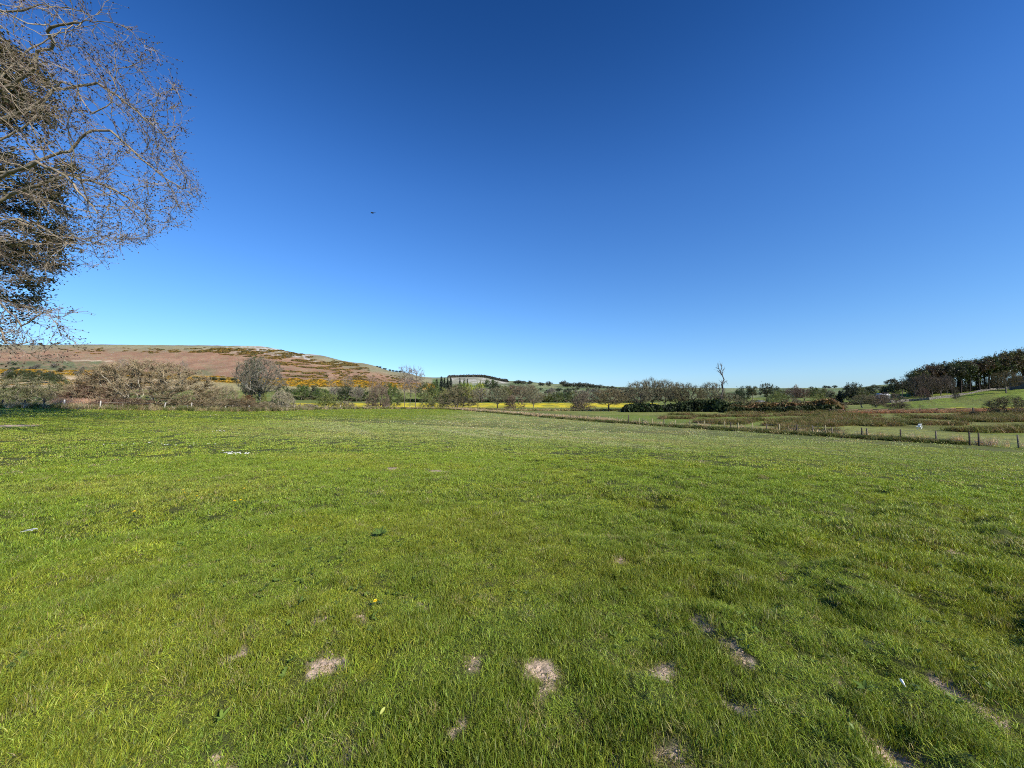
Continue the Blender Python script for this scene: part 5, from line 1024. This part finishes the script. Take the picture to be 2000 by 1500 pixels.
def leaf_mesh(L, w, mat, fold=.15, curl=.3):
    t = np.linspace(0, 1, 6); V = []
    for i in range(6):
        ww = w * math.sin(math.pi * min(1, t[i] * .93 + .06)) ** .8; z = L * curl * math.sin(2.2 * t[i]) * .5; V += [(t[i] * L, -ww / 2, z + fold * ww), (t[i] * L, 0, z), (t[i] * L, ww / 2, z + fold * ww)]
    return mk('leaf', np.array(V), np.array([(i * 3 + k, i * 3 + 3 + k, i * 3 + 4 + k, i * 3 + 1 + k) for i in range(5) for k in (0, 1)]), mat, link=False, smooth=True).data
def weed(px, py, n, L, lab, mat=None, wk=.34):
    x, y = hit(px, py); z = float(H(np.array([x]), np.array([y]))[0]) + .03; e = empty('weed_plant', (x, y, z)); tag(e, lab, 'plant'); me = leaf_mesh(L, L * wk, mat or M_wleaf)
    for i in range(n):
        o = bpy.data.objects.new('leaf', me); COL.objects.link(o); o.parent = e; a = i * 2.4 + gd.normal(0, .2); o.rotation_euler = (gd.normal(0, .25), -gd.uniform(.1, .6), a); o.scale = (gd.uniform(.6, 1.15),) * 3
weed(742, 1053, 11, .12, 'dark green broad-leaved weed rosette in the middle of the meadow')
weed(590, 1183, 7, .05, 'small dark weed rosette left of the nearest lone dandelion')
weed(1690, 1356, 5, .06, 'dark docken weed above the long bare groove at lower right')
M_mid = plain('plantain_leaf', (.16, .23, .035), .8, .25, 30, spec=.08)
weed(432, 1412, 5, .055, 'light green plantain with long leaves at lower left', M_mid, .28)
x, y = hit(742, 1420); o = bpy.data.objects.new('fallen_leaf', leaf_mesh(.036, .014, M_dleaf)); COL.objects.link(o); o.location = (x, y, float(H(np.array([x]), np.array([y]))[0]) + .06); o.rotation_euler = (.5, -.3, 1.1); tag(o, 'single yellow-green fallen leaf caught on the grass at lower centre', 'leaf')
# low broad leaves woven through the near turf
lm = [leaf_mesh(.035, .016, None), leaf_mesh(.024, .018, None)]; cs = []
for s in range(3):
    V, F, o_ = [], [], 0
    for i in range(7):
        me = lm[i % 2]; v = np.array([q.co[:] for q in me.vertices]); m = np.array((Matrix.Rotation(gd.uniform(0, 6.28), 3, 'Z') @ Matrix.Rotation(-gd.uniform(0, .7), 3, 'Y'))); v = v @ m.T + [gd.normal(0, .012), gd.normal(0, .012), .018]
        V.append(v); F.append(np.array([p.vertices[:] for p in me.polygons]) + o_); o_ += len(v)
    V = np.concatenate(V); cs.append(mk('piece', V, np.concatenate(F), M_grass, np.ones((len(V), 3)), link=False))
x, y = wedge(2600, 1.0, 9); k = (fbm(x, y, 1.1, 66, 2) > .5) & (bare(x, y) < .5); x, y = x[k], y[k]; n = len(x)
o = gn_scatter('clover', np.stack([x, y, H(x, y) + .012], 1), gd.integers(0, 3, n), np.stack([gd.normal(0, .2, n), gd.normal(0, .2, n), gd.uniform(0, 6.3, n)], 1), np.full((n, 3), 1.) * gd.uniform(.5, 1.0, (n, 1)), np.array([[.14, .20, .035]]) * gd.uniform(.6, 1.3, (n, 1)), cs); tag(o, 'small rounded clover and daisy leaves low in the near turf', 'ground cover', kind='stuff')
# crumbs of dry soil on the worn patches
pts = []
for bx, by, l, w, a, dep in BARE:
    m = int(min(90, 900 * l * w * 4)) + 6; u = gd.normal(0, .5, m) * l; v = gd.normal(0, .5, m) * w; pts += list(zip(bx + u * math.cos(a) - v * math.sin(a), by + u * math.sin(a) + v * math.cos(a)))
pts = np.array(pts); n = len(pts); v = np.array([(-1,-1,0),(1,-1,0),(1,1,0),(-1,1,0),(-.6,-.5,.8),(.7,-.6,.7),(.5,.6,.9),(-.5,.7,.7)], float) * .0036
cr_ = mk('piece', v, np.array([(4,5,6,7),(0,1,5,4),(1,2,6,5),(2,3,7,6),(3,0,4,7)]), M_tall, np.ones((8, 3)), link=False)
o = gn_scatter('soil_crumbs', np.stack([pts[:, 0], pts[:, 1], H(pts[:, 0], pts[:, 1])], 1), np.zeros(n, int), np.stack([gd.normal(0, .3, n), gd.normal(0, .3, n), gd.uniform(0, 6.3, n)], 1), gd.uniform(.3, 1.0, (n, 1)) ** 2 * 2.2 * np.ones((n, 3)), np.array([[.58, .44, .32]]) * gd.uniform(.6, 1.3, (n, 1)), [cr_]); tag(o, 'crumbs of dry pinkish soil on the worn patches', 'soil', kind='stuff')

# place in the row as the last means to tell apart trees that look alike
ORDW = 'first second third fourth fifth sixth seventh eighth ninth tenth eleventh twelfth thirteenth fourteenth fifteenth sixteenth seventeenth eighteenth nineteenth twentieth twenty-first twenty-second twenty-third twenty-fourth twenty-fifth twenty-sixth'.split()
byl = {}
for o in S.objects:
    if o.parent is None and o.get('group') and o.get('label'): byl.setdefault(o['label'], []).append(o)
for lb, os_ in byl.items():
    if 1 < len(os_) <= 26:
        for i, o in enumerate(sorted(os_, key=lambda q: q.location.x / q.location.y)): o['label'] = lb + ', ' + ORDW[i] + ' from the left'
